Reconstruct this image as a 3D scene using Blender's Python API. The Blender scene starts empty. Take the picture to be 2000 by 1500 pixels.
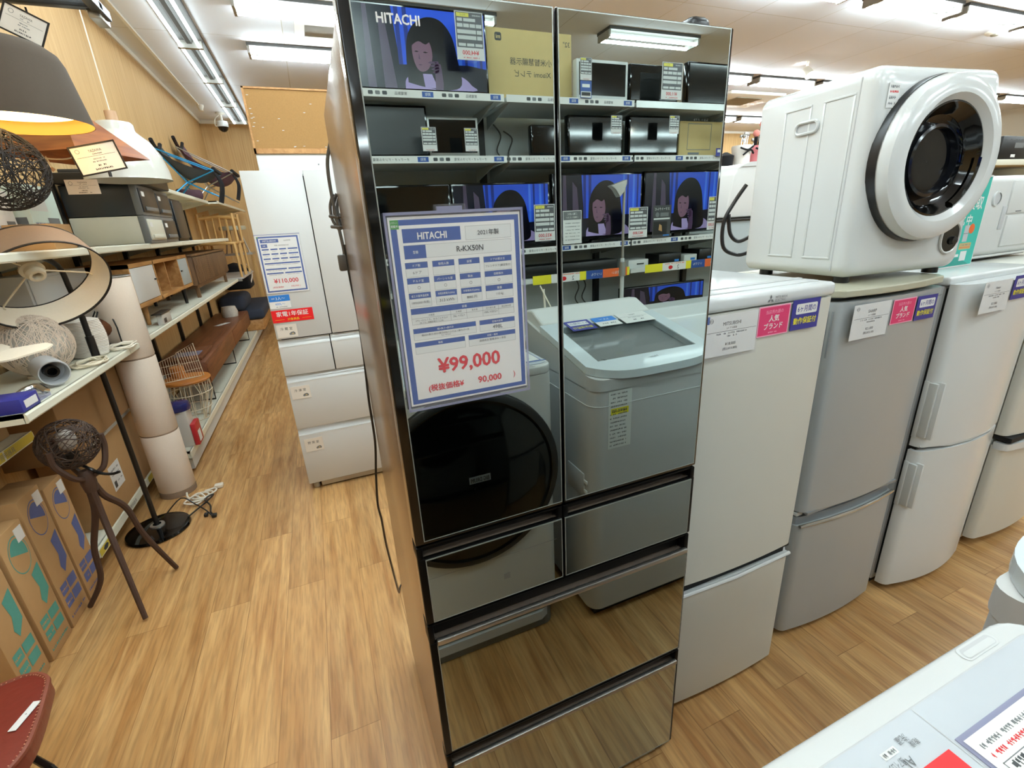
import bpy, bmesh, math, random
from mathutils import Vector, Matrix
random.seed(7)
SC = bpy.context.scene
COL = SC.collection
PI = math.pi

# ------------------------------------------------------------------ camera, world, exposure
cam_d = bpy.data.cameras.new('camera')
cam = bpy.data.objects.new('camera', cam_d)
COL.objects.link(cam)
cam_d.sensor_fit = 'HORIZONTAL'
cam_d.sensor_width = 36.0
cam_d.lens = 36.0 * 905.5 / 2000.0
cam_d.clip_start = 0.02
cam_d.clip_end = 100
YAW, PITCH, ROLL = 0.3744, -0.3369, -0.0557
_f = Vector((math.sin(YAW) * math.cos(PITCH), math.cos(YAW) * math.cos(PITCH), math.sin(PITCH)))
_r = _f.cross(Vector((0, 0, 1))).normalized()
_u = _r.cross(_f)
_r2 = _r * math.cos(ROLL) + _u * math.sin(ROLL)
_u2 = -_r * math.sin(ROLL) + _u * math.cos(ROLL)
_m = Matrix((( _r2.x, _u2.x, -_f.x), (_r2.y, _u2.y, -_f.y), (_r2.z, _u2.z, -_f.z))).to_4x4()
_m.translation = (-0.0917, -0.7375, 1.5359)
cam.matrix_world = _m
SC.camera = cam

w = bpy.data.worlds.new('world')
SC.world = w
w.use_nodes = True
w.node_tree.nodes['Background'].inputs[0].default_value = (1, 0.97, 0.93, 1)
w.node_tree.nodes['Background'].inputs[1].default_value = 0.3
SC.view_settings.view_transform = 'Standard'
SC.view_settings.look = 'None'
SC.view_settings.gamma = 1.0
SC.view_settings.use_curve_mapping = False
SC.view_settings.exposure = 0.08
TUBE_STRENGTH = 80.0
try:
    SC.cycles.caustics_reflective = False
    SC.cycles.caustics_refractive = False
    SC.cycles.sample_clamp_indirect = 4.0
    SC.cycles.use_denoising = True
    SC.cycles.max_bounces = 8
except Exception:
    pass

# ------------------------------------------------------------------ helpers
def lin(c):
    if isinstance(c, str):
        c = c.lstrip('#'); c = [int(c[i:i + 2], 16) / 255 for i in (0, 2, 4)]
    return tuple((x / 12.92 if x <= 0.04045 else ((x + 0.055) / 1.055) ** 2.4) for x in c) + (1,)

MATS = {}
def mat(name, col='#808080', rough=0.5, metal=0.0, spec=0.5, emit=0, alpha=1, trans=0, noise=0.0, nscale=40, coat=0, bump=0):
    if name in MATS: return MATS[name]
    m = bpy.data.materials.new(name); m.use_nodes = True
    nt = m.node_tree; b = nt.nodes['Principled BSDF']
    c = lin(col)
    b.inputs['Base Color'].default_value = c
    b.inputs['Roughness'].default_value = rough
    b.inputs['Metallic'].default_value = metal
    b.inputs['Specular IOR Level'].default_value = spec
    if coat: b.inputs['Coat Weight'].default_value = coat; b.inputs['Coat Roughness'].default_value = 0.05
    if trans: b.inputs['Transmission Weight'].default_value = trans; b.inputs['IOR'].default_value = 1.1
    if alpha < 1: b.inputs['Alpha'].default_value = alpha
    if emit: b.inputs['Emission Color'].default_value = c; b.inputs['Emission Strength'].default_value = emit
    if noise or bump:
        tc = nt.nodes.new('ShaderNodeTexCoord'); n = nt.nodes.new('ShaderNodeTexNoise')
        n.inputs['Scale'].default_value = nscale; n.inputs['Detail'].default_value = 4
        nt.links.new(tc.outputs['Object'], n.inputs['Vector'])
        if noise:
            mx = nt.nodes.new('ShaderNodeMix'); mx.data_type = 'RGBA'
            mx.inputs[6].default_value = tuple(x * (1 - noise) for x in c[:3]) + (1,)
            mx.inputs[7].default_value = tuple(min(1, x * (1 + noise)) for x in c[:3]) + (1,)
            nt.links.new(n.outputs['Fac'], mx.inputs[0]); nt.links.new(mx.outputs[2], b.inputs['Base Color'])
        if bump:
            bp = nt.nodes.new('ShaderNodeBump'); bp.inputs['Strength'].default_value = bump; bp.inputs['Distance'].default_value = 0.003
            nt.links.new(n.outputs['Fac'], bp.inputs['Height']); nt.links.new(bp.outputs[0], b.inputs['Normal'])
    MATS[name] = m
    return m

def wood(name, c1, c2, scale=(30, 2, 30), rough=0.45, boards=None, spec=0.4, c3=None, fine=0):
    """wood grain: noise stretched along the axis whose scale is small; boards=(axes mapping, width, row height)"""
    if name in MATS: return MATS[name]
    m = bpy.data.materials.new(name); m.use_nodes = True
    nt = m.node_tree; b = nt.nodes['Principled BSDF']; L = nt.links.new
    tc = nt.nodes.new('ShaderNodeTexCoord')
    mp = nt.nodes.new('ShaderNodeMapping'); mp.inputs['Scale'].default_value = scale
    L(tc.outputs['Object'], mp.inputs['Vector'])
    n = nt.nodes.new('ShaderNodeTexNoise'); n.inputs['Scale'].default_value = 1; n.inputs['Detail'].default_value = 6; n.inputs['Distortion'].default_value = 0.6
    L(mp.outputs[0], n.inputs['Vector'])
    cr = nt.nodes.new('ShaderNodeValToRGB')
    cr.color_ramp.elements[0].position = 0.32; cr.color_ramp.elements[0].color = lin(c1)
    cr.color_ramp.elements[1].position = 0.68; cr.color_ramp.elements[1].color = lin(c2)
    L(n.outputs['Fac'], cr.inputs[0])
    out = cr.outputs[0]
    if boards:
        rot, bw, bh, dark = boards
        mp2 = nt.nodes.new('ShaderNodeMapping'); mp2.inputs['Rotation'].default_value = rot
        L(tc.outputs['Object'], mp2.inputs['Vector'])
        br = nt.nodes.new('ShaderNodeTexBrick')
        br.inputs['Scale'].default_value = 1; br.inputs['Brick Width'].default_value = bw; br.inputs['Row Height'].default_value = bh
        br.inputs['Mortar Size'].default_value = 0.0012; br.inputs['Mortar Smooth'].default_value = 0.1
        br.offset = 0.37
        br.inputs['Color1'].default_value = (dark, dark, dark, 1); br.inputs['Color2'].default_value = (1.0, 1.0, 1.0, 1)
        br.inputs['Mortar'].default_value = (0.5, 0.45, 0.4, 1)
        L(mp2.outputs[0], br.inputs['Vector'])
        # shift the grain from board to board
        ad = nt.nodes.new('ShaderNodeVectorMath'); ad.operation = 'MULTIPLY_ADD'
        ad.inputs[1].default_value = (37, 61, 23); L(br.outputs['Color'], ad.inputs[0]); L(mp.outputs[0], ad.inputs[2])
        L(ad.outputs[0], n.inputs['Vector'])
        mx = nt.nodes.new('ShaderNodeMix'); mx.data_type = 'RGBA'; mx.blend_type = 'MULTIPLY'; mx.inputs[0].default_value = 1
        L(out, mx.inputs[6]); L(br.outputs['Color'], mx.inputs[7]); out = mx.outputs[2]
    if c3:
        n2 = nt.nodes.new('ShaderNodeTexNoise'); n2.inputs['Scale'].default_value = 2.2; n2.inputs['Detail'].default_value = 2
        mp3 = nt.nodes.new('ShaderNodeMapping'); mp3.inputs['Scale'].default_value = tuple(s / max(scale) * 2.5 for s in scale)
        L(tc.outputs['Object'], mp3.inputs['Vector']); L(mp3.outputs[0], n2.inputs['Vector'])
        cr2 = nt.nodes.new('ShaderNodeValToRGB'); cr2.color_ramp.elements[0].position = 0.45; cr2.color_ramp.elements[1].position = 0.7
        mx2 = nt.nodes.new('ShaderNodeMix'); mx2.data_type = 'RGBA'; mx2.inputs[7].default_value = lin(c3)
        L(n2.outputs['Fac'], cr2.inputs[0])
        ml = nt.nodes.new('ShaderNodeMath'); ml.operation = 'MULTIPLY'; ml.inputs[1].default_value = 0.45
        L(cr2.outputs[0], ml.inputs[0]); L(ml.outputs[0], mx2.inputs[0]); L(out, mx2.inputs[6]); out = mx2.outputs[2]
    if fine:        # dense dark pores running along the grain
        n4 = nt.nodes.new('ShaderNodeTexNoise'); n4.inputs['Scale'].default_value = 1; n4.inputs['Detail'].default_value = 3
        mp4 = nt.nodes.new('ShaderNodeMapping'); mp4.inputs['Scale'].default_value = tuple(s * 4.5 for s in scale)
        L(tc.outputs['Object'], mp4.inputs['Vector']); L(mp4.outputs[0], n4.inputs['Vector'])
        cr4 = nt.nodes.new('ShaderNodeValToRGB'); cr4.color_ramp.elements[0].position = 0.36; cr4.color_ramp.elements[0].color = (1 - fine, 1 - fine, 1 - fine, 1); cr4.color_ramp.elements[1].position = 0.56
        mx4 = nt.nodes.new('ShaderNodeMix'); mx4.data_type = 'RGBA'; mx4.blend_type = 'MULTIPLY'; mx4.inputs[0].default_value = 1
        L(n4.outputs['Fac'], cr4.inputs[0]); L(out, mx4.inputs[6]); L(cr4.outputs[0], mx4.inputs[7]); out = mx4.outputs[2]
    L(out, b.inputs['Base Color'])
    b.inputs['Roughness'].default_value = rough; b.inputs['Specular IOR Level'].default_value = spec
    MATS[name] = m
    return m

def translucent(name, k):
    nt = MATS[name].node_tree; b = nt.nodes['Principled BSDF']; out = nt.nodes['Material Output']
    t = nt.nodes.new('ShaderNodeBsdfTranslucent'); t.inputs['Color'].default_value = b.inputs['Base Color'].default_value
    mx = nt.nodes.new('ShaderNodeMixShader'); mx.inputs[0].default_value = k
    nt.links.new(b.outputs[0], mx.inputs[1]); nt.links.new(t.outputs[0], mx.inputs[2]); nt.links.new(mx.outputs[0], out.inputs['Surface'])

class Fr:
    """a flat frame: origin, u (to the right), v (up), n (out of the surface)"""
    def __init__(s, o, u, v, n=None):
        s.o = Vector(o); s.u = Vector(u).normalized(); s.v = Vector(v).normalized()
        s.n = Vector(n).normalized() if n else s.u.cross(s.v).normalized()
    def p(s, a, b, d=0): return s.o + s.u * a + s.v * b + s.n * d
def front(x, y, z): return Fr((x, y, z), (1, 0, 0), (0, 0, 1))          # faces the camera side (-Y)
def tofridge(x, y, z): return Fr((x, y, z), (-1, 0, 0), (0, 0, 1))      # faces +Y

TXT = {}
def text_geo(s):
    if s in TXT: return TXT[s]
    cu = bpy.data.curves.new('t', 'FONT'); cu.body = s; cu.size = 1.0; cu.resolution_u = 2; cu.align_x = 'LEFT'
    ob = bpy.data.objects.new('t', cu); COL.objects.link(ob)
    dg = bpy.context.evaluated_depsgraph_get()
    me = bpy.data.meshes.new_from_object(ob.evaluated_get(dg))
    vs = [(v.co.x, v.co.y) for v in me.vertices]; fs = [tuple(p.vertices) for p in me.polygons]
    bpy.data.objects.remove(ob); bpy.data.curves.remove(cu); bpy.data.meshes.remove(me)
    if vs:
        x0 = min(v[0] for v in vs); x1 = max(v[0] for v in vs); y0 = min(v[1] for v in vs); y1 = max(v[1] for v in vs)
    else: x0 = y0 = 0; x1 = y1 = 1
    TXT[s] = (vs, fs, x0, x1, y0, y1)
    return TXT[s]

class MB:
    def __init__(s): s.v = []; s.f = []; s.mi = []; s.sm = []; s.mats = []
    def _m(s, m):
        if isinstance(m, str): m = MATS[m]
        if m not in s.mats: s.mats.append(m)
        return s.mats.index(m)
    def add(s, vs, fs, m, smooth=False, T=None):
        k = len(s.v); i = s._m(m)
        for v in vs:
            v = Vector(v)
            s.v.append(T @ v if T is not None else v)
        for f in fs: s.f.append(tuple(a + k for a in f)); s.mi.append(i); s.sm.append(smooth)
        return s
    def bm(s, bm, m, smooth=False, T=None):
        bm.verts.ensure_lookup_table()
        for i, v in enumerate(bm.verts): v.index = i
        s.add([v.co.copy() for v in bm.verts], [[v.index for v in f.verts] for f in bm.faces], m, smooth, T)
        bm.free(); return s
    def box(s, x0, x1, y0, y1, z0, z1, m, bev=0, seg=2, T=None, smooth=None):
        if not bev:
            vs = [(x, y, z) for z in (z0, z1) for y in (y0, y1) for x in (x0, x1)]
            return s.add(vs, [(0, 2, 3, 1), (4, 5, 7, 6), (0, 1, 5, 4), (2, 6, 7, 3), (0, 4, 6, 2), (1, 3, 7, 5)], m, False, T)
        b = bmesh.new(); bmesh.ops.create_cube(b, size=1)
        for v in b.verts: v.co = Vector(((x0 + x1) / 2 + v.co.x * (x1 - x0), (y0 + y1) / 2 + v.co.y * (y1 - y0), (z0 + z1) / 2 + v.co.z * (z1 - z0)))
        bmesh.ops.bevel(b, geom=b.edges[:], offset=min(bev, (x1 - x0) * .49, (y1 - y0) * .49, (z1 - z0) * .49), segments=seg, profile=0.5, affect='EDGES', clamp_overlap=True)
        return s.bm(b, m, True if smooth is None else smooth, T)
    def prism(s, pts, axis, a0, a1, m, bev=0, seg=2, smooth=False, T=None):
        """extrude a 2D outline along an axis (0: pts are (y,z); 1: (x,z); 2: (x,y))"""
        def P(p, a): return ((a, p[0], p[1]), (p[0], a, p[1]), (p[0], p[1], a))[axis]
        b = bmesh.new(); n = len(pts)
        A = [b.verts.new(P(p, a0)) for p in pts]; B = [b.verts.new(P(p, a1)) for p in pts]
        b.faces.new(A); b.faces.new(B[::-1])
        for i in range(n): b.faces.new((A[i], B[i], B[(i + 1) % n], A[(i + 1) % n]))
        bmesh.ops.recalc_face_normals(b, faces=b.faces[:])
        if bev: bmesh.ops.bevel(b, geom=b.edges[:], offset=bev, segments=seg, profile=0.5, affect='EDGES', clamp_overlap=True)
        return s.bm(b, m, smooth, T)
    def lathe(s, prof, m, c=(0, 0, 0), n=32, axis=(0, 0, 1), smooth=True, caps=False):
        """profile of (r, h) pairs turned around an axis through c"""
        ax = Vector(axis).normalized(); q = Vector((0, 0, 1)).rotation_difference(ax); c = Vector(c)
        vs = []; fs = []
        for (r, h) in prof:
            for k in range(n):
                a = 2 * PI * k / n
                vs.append(c + q @ Vector((r * math.cos(a), r * math.sin(a), h)))
        for i in range(len(prof) - 1):
            for k in range(n):
                a = i * n + k; b = i * n + (k + 1) % n
                fs.append((a, b, b + n, a + n))
        if caps: fs.append(tuple(range(n))[::-1]); fs.append(tuple(range((len(prof) - 1) * n, len(prof) * n)))
        return s.add(vs, fs, m, smooth)
    def tube(s, pts, r, m, n=8, smooth=True, close=False):
        pts = [Vector(p) for p in pts]; N = len(pts); rs = r if isinstance(r, (list, tuple)) else [r] * N
        vs = []; fs = []; prev = None
        for i, p in enumerate(pts):
            t = (pts[min(i + 1, N - 1)] - pts[max(i - 1, 0)])
            if close: t = pts[(i + 1) % N] - pts[i - 1]
            t = t.normalized() if t.length > 1e-9 else Vector((0, 0, 1))
            if prev is None:
                a = t.orthogonal().normalized()
            else:
                a = (prev - t * prev.dot(t)); a = a.normalized() if a.length > 1e-6 else t.orthogonal().normalized()
            prev = a; b = t.cross(a)
            for k in range(n):
                an = 2 * PI * k / n
                vs.append(p + (a * math.cos(an) + b * math.sin(an)) * rs[i])
        for i in range(N if close else N - 1):
            for k in range(n):
                j = (i + 1) % N
                fs.append((i * n + k, i * n + (k + 1) % n, j * n + (k + 1) % n, j * n + k))
        if not close: fs.append(tuple(range(n))[::-1]); fs.append(tuple(range((N - 1) * n, N * n)))
        return s.add(vs, fs, m, smooth)
    def quad(s, F, u0, v0, u1, v1, m, d=0):
        return s.add([F.p(u0, v0, d), F.p(u1, v0, d), F.p(u1, v1, d), F.p(u0, v1, d)], [(0, 1, 2, 3)], m)
    def poly(s, F, pts, m, d=0):
        return s.add([F.p(a, b, d) for a, b in pts], [tuple(range(len(pts)))], m)
    def slab(s, F, u0, v0, u1, v1, th, m, bev=0):
        """a thin board lying on the frame's surface, th thick towards n"""
        vs = [F.p(a, b, d) for d in (0, th) for a, b in ((u0, v0), (u1, v0), (u1, v1), (u0, v1))]
        return s.add(vs, [(0, 3, 2, 1), (4, 5, 6, 7), (0, 1, 5, 4), (1, 2, 6, 5), (2, 3, 7, 6), (3, 0, 4, 7)], m)
    def text(s, F, txt, u, v, h, m, d=0.0004, al='c', wmax=None, sx=1.0, bold=0):
        """lettering h high (cap/ideograph height), placed by its middle (c), left (l) or right (r) at u, its middle at v"""
        vs, fs, x0, x1, y0, y1 = text_geo(txt)
        if not vs: return s
        k = h / max(0.3, (y1 - y0)); kx = k * sx
        if wmax and (x1 - x0) * kx > wmax: kx = wmax / (x1 - x0)
        W = (x1 - x0) * kx
        ou = {'c': u - W / 2, 'l': u, 'r': u - W}[al]
        offs = [(0, 0)] if not bold else [(-bold, 0), (bold, 0), (0, bold), (0, -bold)]
        for q, (bx, by) in enumerate(offs):
            s.add([F.p(ou + (x - x0) * kx + bx, v - h / 2 + (y - y0) * k + by, d + q * 0.00002) for x, y in vs], fs, m)
        return s
    def scribble(s, F, u0, u1, v, h, m, d=0.0004, seed=0, dens=1.0):
        """a line of print too small to read: short strokes"""
        rr = random.Random(seed * 977 + int(v * 1e5)); u = u0
        while u < u1 - h * 0.3:
            wd = h * rr.uniform(0.45, 0.85)
            if rr.random() < 0.88 * dens:
                s.quad(F, u, v - h * 0.5, min(u1, u + wd * .42), v + h * 0.5, m, d)
                s.quad(F, u + wd * .42, v - h * rr.uniform(.1, .5), min(u1, u + wd), v + h * rr.uniform(-.1, .4), m, d)
            u += wd + h * 0.22
        return s
    def build(s, name, parent=None, loc=None, kind=None):
        """link what was collected (in world coordinates) as ONE mesh object"""
        o0 = Vector(loc) if loc is not None else (W(parent) if parent is not None else Vector((0, 0, 0)))
        me = bpy.data.meshes.new(name)
        me.from_pydata([tuple(v - o0) for v in s.v], [], s.f)
        for m in s.mats: me.materials.append(m)
        me.polygons.foreach_set('material_index', s.mi)
        me.polygons.foreach_set('use_smooth', s.sm)
        me.update()
        if any(s.sm): me.set_sharp_from_angle(angle=math.radians(40))
        o = bpy.data.objects.new(name, me); COL.objects.link(o)
        if parent is not None:
            o.parent = parent; o.location = o0 - W(parent)
        else: o.location = o0
        WORLD[o.name] = o0
        if kind: o['kind'] = kind
        return o

WORLD = {}
def W(o): return WORLD.get(o.name, Vector((0, 0, 0)))

def thing(name, label, cat, loc, group=None):
    o = bpy.data.objects.new(name, None); COL.objects.link(o)
    o.empty_display_size = 0.05
    o.location = loc; WORLD[o.name] = Vector(loc)
    o['label'] = label; o['category'] = cat
    if group: o['group'] = group
    return o
def tag(o, label, cat, group=None, kind=None):
    o['label'] = label; o['category'] = cat
    if group: o['group'] = group
    if kind: o['kind'] = kind
    return o
def dup(root, loc, label=None, group=None, rz=0):
    r = root.copy(); COL.objects.link(r); r.location = loc; WORLD[r.name] = Vector(loc)
    r.rotation_euler = (0, 0, rz)
    if label: r['label'] = label
    if group: r['group'] = group
    for ch in list(root.children):
        c = ch.copy(); COL.objects.link(c); c.parent = r
        for g in list(ch.children):
            e = g.copy(); COL.objects.link(e); e.parent = c
    return r
def rotm(loc, rz): return Matrix.Translation(Vector(loc)) @ Matrix.Rotation(rz, 4, 'Z')
def arc(cx, cy, r, a0, a1, n): return [(cx + r * math.cos(a0 + (a1 - a0) * i / n), cy + r * math.sin(a0 + (a1 - a0) * i / n)) for i in range(n + 1)]
def rrect(x0, y0, x1, y1, r, n=5):
    return arc(x1 - r, y0 + r, r, -PI / 2, 0, n) + arc(x1 - r, y1 - r, r, 0, PI / 2, n) + arc(x0 + r, y1 - r, r, PI / 2, PI, n) + arc(x0 + r, y0 + r, r, PI, 1.5 * PI, n)
def bez(p0, p1, p2, p3, n=12):
    P = [Vector(p) for p in (p0, p1, p2, p3)]; out = []
    for i in range(n + 1):
        t = i / n; out.append(P[0] * (1 - t) ** 3 + P[1] * 3 * t * (1 - t) ** 2 + P[2] * 3 * t * t * (1 - t) + P[3] * t ** 3)
    return out
def smooth_path(pts, n=6):
    P = [Vector(p) for p in pts]; out = []
    for i in range(len(P) - 1):
        a = P[max(i - 1, 0)]; b = P[i]; c = P[i + 1]; d = P[min(i + 2, len(P) - 1)]
        for k in range(n):
            t = k / n
            out.append(0.5 * ((2 * b) + (c - a) * t + (2 * a - 5 * b + 4 * c - d) * t * t + (3 * b - a - 3 * c + d) * t ** 3))
    out.append(P[-1]); return out

# ------------------------------------------------------------------ materials
mat('white_plastic', '#d0d1cf', 0.35, noise=0.02, nscale=8)
mat('white_gloss', '#d3d6d6', 0.16, noise=0.015, nscale=6)
mat('white_door', '#c9cac9', 0.28, noise=0.02, nscale=5)
mat('cream_door', '#cdccc3', 0.3, noise=0.02, nscale=5)
mat('silver_door', '#a9adae', 0.33, 0.25, noise=0.03, nscale=6)
mat('silver_side', '#8b8f91', 0.4, 0.2, noise=0.02, nscale=6)
mat('khaki_lid', '#b0ad98', 0.28, noise=0.03, nscale=8)
mat('bronze', '#a08f80', 0.24, 0.75, noise=0.03, nscale=5)
mat('black_gloss', '#060606', 0.08, spec=0.5, noise=0.01)
mat('black_plastic', '#0e0e0f', 0.35, noise=0.02)
mat('black_matte', '#121110', 0.65, noise=0.04)
mat('dark_gap', '#040404', 0.7, noise=0.02)
mat('dark_mirror', '#bbc5c1', 0.0, 1.0, noise=0.004, nscale=2)
mat('chrome', '#c8cac9', 0.15, 1.0, noise=0.02)
mat('black_satin', '#050505', 0.4, spec=0.15, noise=0.01)
mat('dark_chrome', '#b9b8b4', 0.38, 1.0, noise=0.02)
mat('edge_line', '#aab0ac', 0.3, 0.6, noise=0.02)
mat('steel', '#b9b9b6', 0.35, 0.9, noise=0.02)
mat('paper', '#dededc', 0.5, noise=0.01)
mat('print_blue', '#234a92', 0.4, noise=0.02)
mat('print_navy', '#2b2f86', 0.4, noise=0.02)
mat('print_sky', '#2d78c8', 0.4, noise=0.02)
mat('print_grey', '#d5d8d6', 0.45, noise=0.01)
mat('print_dark', '#37393b', 0.5, noise=0.02)
mat('print_mid', '#6b6e70', 0.5, noise=0.02)
mat('print_red', '#c8131f', 0.4, noise=0.02)
mat('print_bright_red', '#e01b22', 0.4, noise=0.02)
mat('print_pink', '#d6336a', 0.4, noise=0.02)
mat('print_pink_light', '#f0a8c0', 0.4, noise=0.02)
mat('print_yellow', '#e6dc2e', 0.4, noise=0.02)
mat('print_orange', '#e0662e', 0.4, noise=0.02)
mat('print_green', '#3d8a3a', 0.4, noise=0.02)
mat('print_teal', '#2fb3a4', 0.4, noise=0.04, nscale=12)
mat('print_teal_dark', '#1d9488', 0.4, noise=0.02)
mat('print_black', '#161616', 0.5, noise=0.02)
mat('print_white', '#e2e2e0', 0.45, noise=0.01)
mat('clear_film', '#e4e4f0', 0.08, alpha=0.05, noise=0.02)
mat('film_rim', '#a4a6c4', 0.15, alpha=0.5, noise=0.02)
mat('shelf_white', '#dddccb', 0.4, noise=0.02, nscale=10)
mat('shelf_grey', '#c9ccca', 0.45, noise=0.02, nscale=10)
mat('panel_grey', '#c2c6c4', 0.5, noise=0.02, nscale=10)
mat('cardboard', '#b08a5c', 0.75, noise=0.06, nscale=30)
mat('cardboard_pale', '#bfa873', 0.7, noise=0.04, nscale=20)
mat('cardboard_edge', '#8f6c44', 0.8, noise=0.06, nscale=30)
mat('cork', '#96703f', 0.85, noise=0.14, nscale=140)
mat('brown_fabric', '#43372b', 0.9, noise=0.08, nscale=120)
mat('taupe_fabric', '#8b7561', 0.85, noise=0.06, nscale=120)
mat('cream_fabric', '#f1e4cf', 0.85, noise=0.04, nscale=120)
mat('linen', '#eddccb', 0.9, noise=0.05, nscale=160, bump=0.15)
mat('black_trim', '#16110f', 0.6, noise=0.03)
mat('rattan', '#3c2a1f', 0.7, noise=0.15, nscale=60)
mat('rattan_dark', '#1b1512', 0.7, noise=0.15, nscale=60)
mat('twig', '#40291c', 0.7, noise=0.15, nscale=40)
mat('enamel', '#cfcdc4', 0.12, noise=0.01)
mat('pale_wood_plug', '#c09a78', 0.6, noise=0.06)
mat('warm_glow', '#ffdc9c', 0.6, emit=6.0)
mat('shade_inner', '#e8b060', 0.8, noise=0.03)
mat('ceiling_lamp', '#e0f0f4', 0.5, emit=TUBE_STRENGTH)
mat('aisle_lamp', '#e0f0f4', 0.5, emit=TUBE_STRENGTH * 0.13)
mat('aisle_near_lamp', '#e0f0f4', 0.5, emit=TUBE_STRENGTH * 0.3)
mat('fixture_end', '#a19e97', 0.6, noise=0.03)
mat('fixture_grey', '#45433f', 0.6, noise=0.03)
mat('spot_glow', '#fff8ec', 0.5, emit=90)
mat('leather', '#74291e', 0.35, noise=0.12, nscale=60, bump=0.2)
mat('leather_edge', '#7a3b28', 0.5, noise=0.1)
mat('stitch', '#c98f73', 0.6, noise=0.05)
mat('orange_wood', '#b8722f', 0.4, noise=0.1, nscale=20)
mat('wire_cream', '#d9cdb4', 0.5, noise=0.03)
mat('blue_lid', '#20255e', 0.2, noise=0.03)
mat('frost', '#d7d2cb', 0.3, alpha=0.75, noise=0.02)
mat('red_pack', '#b3242c', 0.4, noise=0.04)
mat('purple_cloth', '#5a3f4c', 0.8, noise=0.35, nscale=18)
mat('grey_cloth', '#3d4042', 0.85, noise=0.06, nscale=60)
mat('blue_pole', '#2b8fc4', 0.3, 0.3, noise=0.02)
mat('navy_cloth', '#272c3a', 0.9, noise=0.1, nscale=40)
mat('black_cloth', '#141317', 0.95, noise=0.1, nscale=40)
mat('grey_door', '#9aa3a4', 0.5, noise=0.03)
mat('drawer_dark', '#2d3032', 0.3, noise=0.03)
mat('drawer_grey', '#6c6f70', 0.35, noise=0.03)
mat('drawer_pale', '#d0cfc0', 0.4, noise=0.02)
mat('grey_wool', '#b3aba0', 0.95, noise=0.3, nscale=70, bump=0.5)
mat('ribbed_white', '#ddd6cc', 0.6, noise=0.02)
mat('chair_wood', '#caa063', 0.45, noise=0.08, nscale=25)
mat('drum_dark', '#15171c', 0.12, noise=0.02)
mat('glass_dark', '#07090d', 0.04, spec=0.3, noise=0.01)
mat('lid_glass', '#4d5556', 0.03, alpha=0.55, noise=0.01)
mat('screen_off', '#0b0c0d', 0.07, noise=0.01, coat=0.3)
mat('screen_blue', '#2448b8', 0.2, emit=0.5)
mat('screen_blue_dim', '#16286e', 0.2, emit=0.5)
mat('screen_blue_pale', '#3a66c8', 0.2, emit=0.55)
mat('screen_dark', '#0d0f1c', 0.2, emit=0.6)
mat('screen_hair', '#07060b', 0.2, emit=0.3)
mat('screen_skin', '#64495a', 0.2, emit=0.55)
mat('screen_skin_dim', '#46334a', 0.2, emit=0.5)
mat('screen_shirt', '#8a7ca6', 0.2, emit=0.5)
mat('screen_curtain', '#453b4e', 0.2, emit=0.4)
mat('washer_grey', '#bcbec0', 0.35, noise=0.02)
mat('washer_panel', '#bdc3c9', 0.2, noise=0.02)
mat('pale_blue', '#cfd9de', 0.07, noise=0.02)
mat('ceiling_white', '#c9c2b2', 0.85, noise=0.03, nscale=3)
mat('fixture_white', '#e6e2d6', 0.45, noise=0.02)
mat('vent_grey', '#8f8878', 0.7, noise=0.2, nscale=6)
mat('golf_white', '#e5e2dc', 0.5, noise=0.03)
mat('golf_pink', '#d98088', 0.6, noise=0.04)
mat('pom_pink', '#f09a90', 0.9, noise=0.06)
mat('yellow_strip', '#c9b441', 0.5, noise=0.05)
mat('cable_white', '#e0d8c8', 0.5, noise=0.02)
mat('cable_grey', '#55524e', 0.5, noise=0.02)
mat('mint_box', '#cfe0d8', 0.5, noise=0.02)
mat('print_box_blue', '#56608f', 0.7, noise=0.1, nscale=80)
mat('print_box_teal', '#4d9184', 0.7, noise=0.1, nscale=80)
translucent('linen', .15)
wood('floor_wood', '#ad7a46', '#dcb076', (24, 1.7, 1), 0.34, ((0, 0, PI / 2), 1.25, 0.155, 0.78), 0.45, c3='#bd8a50', fine=0.22)
wood('wall_wood', '#b8925f', '#d0ae7c', (60, 60, 1.3), 0.6, None, 0.3, c3='#c6a06c')
wood('oak', '#9a6a3a', '#b98a54', (30, 3, 30), 0.5)
wood('walnut', '#5a3320', '#7a4a2e', (30, 3, 30), 0.4)
wood('dark_oak', '#5b4028', '#7a5a3c', (30, 30, 3), 0.55)
wood('veneer', '#7a3f1c', '#a5602c', (4, 4, 40), 0.35)

# ------------------------------------------------------------------ the room
H = 3.45
XW, XE, YN, YS = -1.53, 16.0, 9.6, -7.0
def struct(name, m): return m.build(name, kind='structure')
m = MB(); m.box(XW - .1, XE + .1, YS - .1, YN + .1, -.1, 0, 'floor_wood'); struct('floor', m)
# ceiling boards with fine joints
cm = mat('ceiling_boards', '#c9c2b2', 0.85)
nt = cm.node_tree; br = nt.nodes.new('ShaderNodeTexBrick'); tc = nt.nodes.new('ShaderNodeTexCoord')
br.offset = 0; br.inputs['Scale'].default_value = 1; br.inputs['Brick Width'].default_value = 0.91; br.inputs['Row Height'].default_value = 1.82
br.inputs['Mortar Size'].default_value = 0.004; br.inputs['Color1'].default_value = lin('#e6eaf2'); br.inputs['Color2'].default_value = lin('#e2e6ee'); br.inputs['Mortar'].default_value = lin('#c4c2bc')
nt.links.new(tc.outputs['Object'], br.inputs['Vector']); nt.links.new(br.outputs['Color'], nt.nodes['Principled BSDF'].inputs['Base Color'])
m = MB(); m.box(XW - .1, XE + .1, YS - .1, YN + .1, H, H + .1, 'ceiling_boards'); struct('ceiling', m)
m = MB(); m.box(XW - .1, XW, YS, YN, 0, H, 'wall_wood'); struct('wall_left', m)
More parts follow.
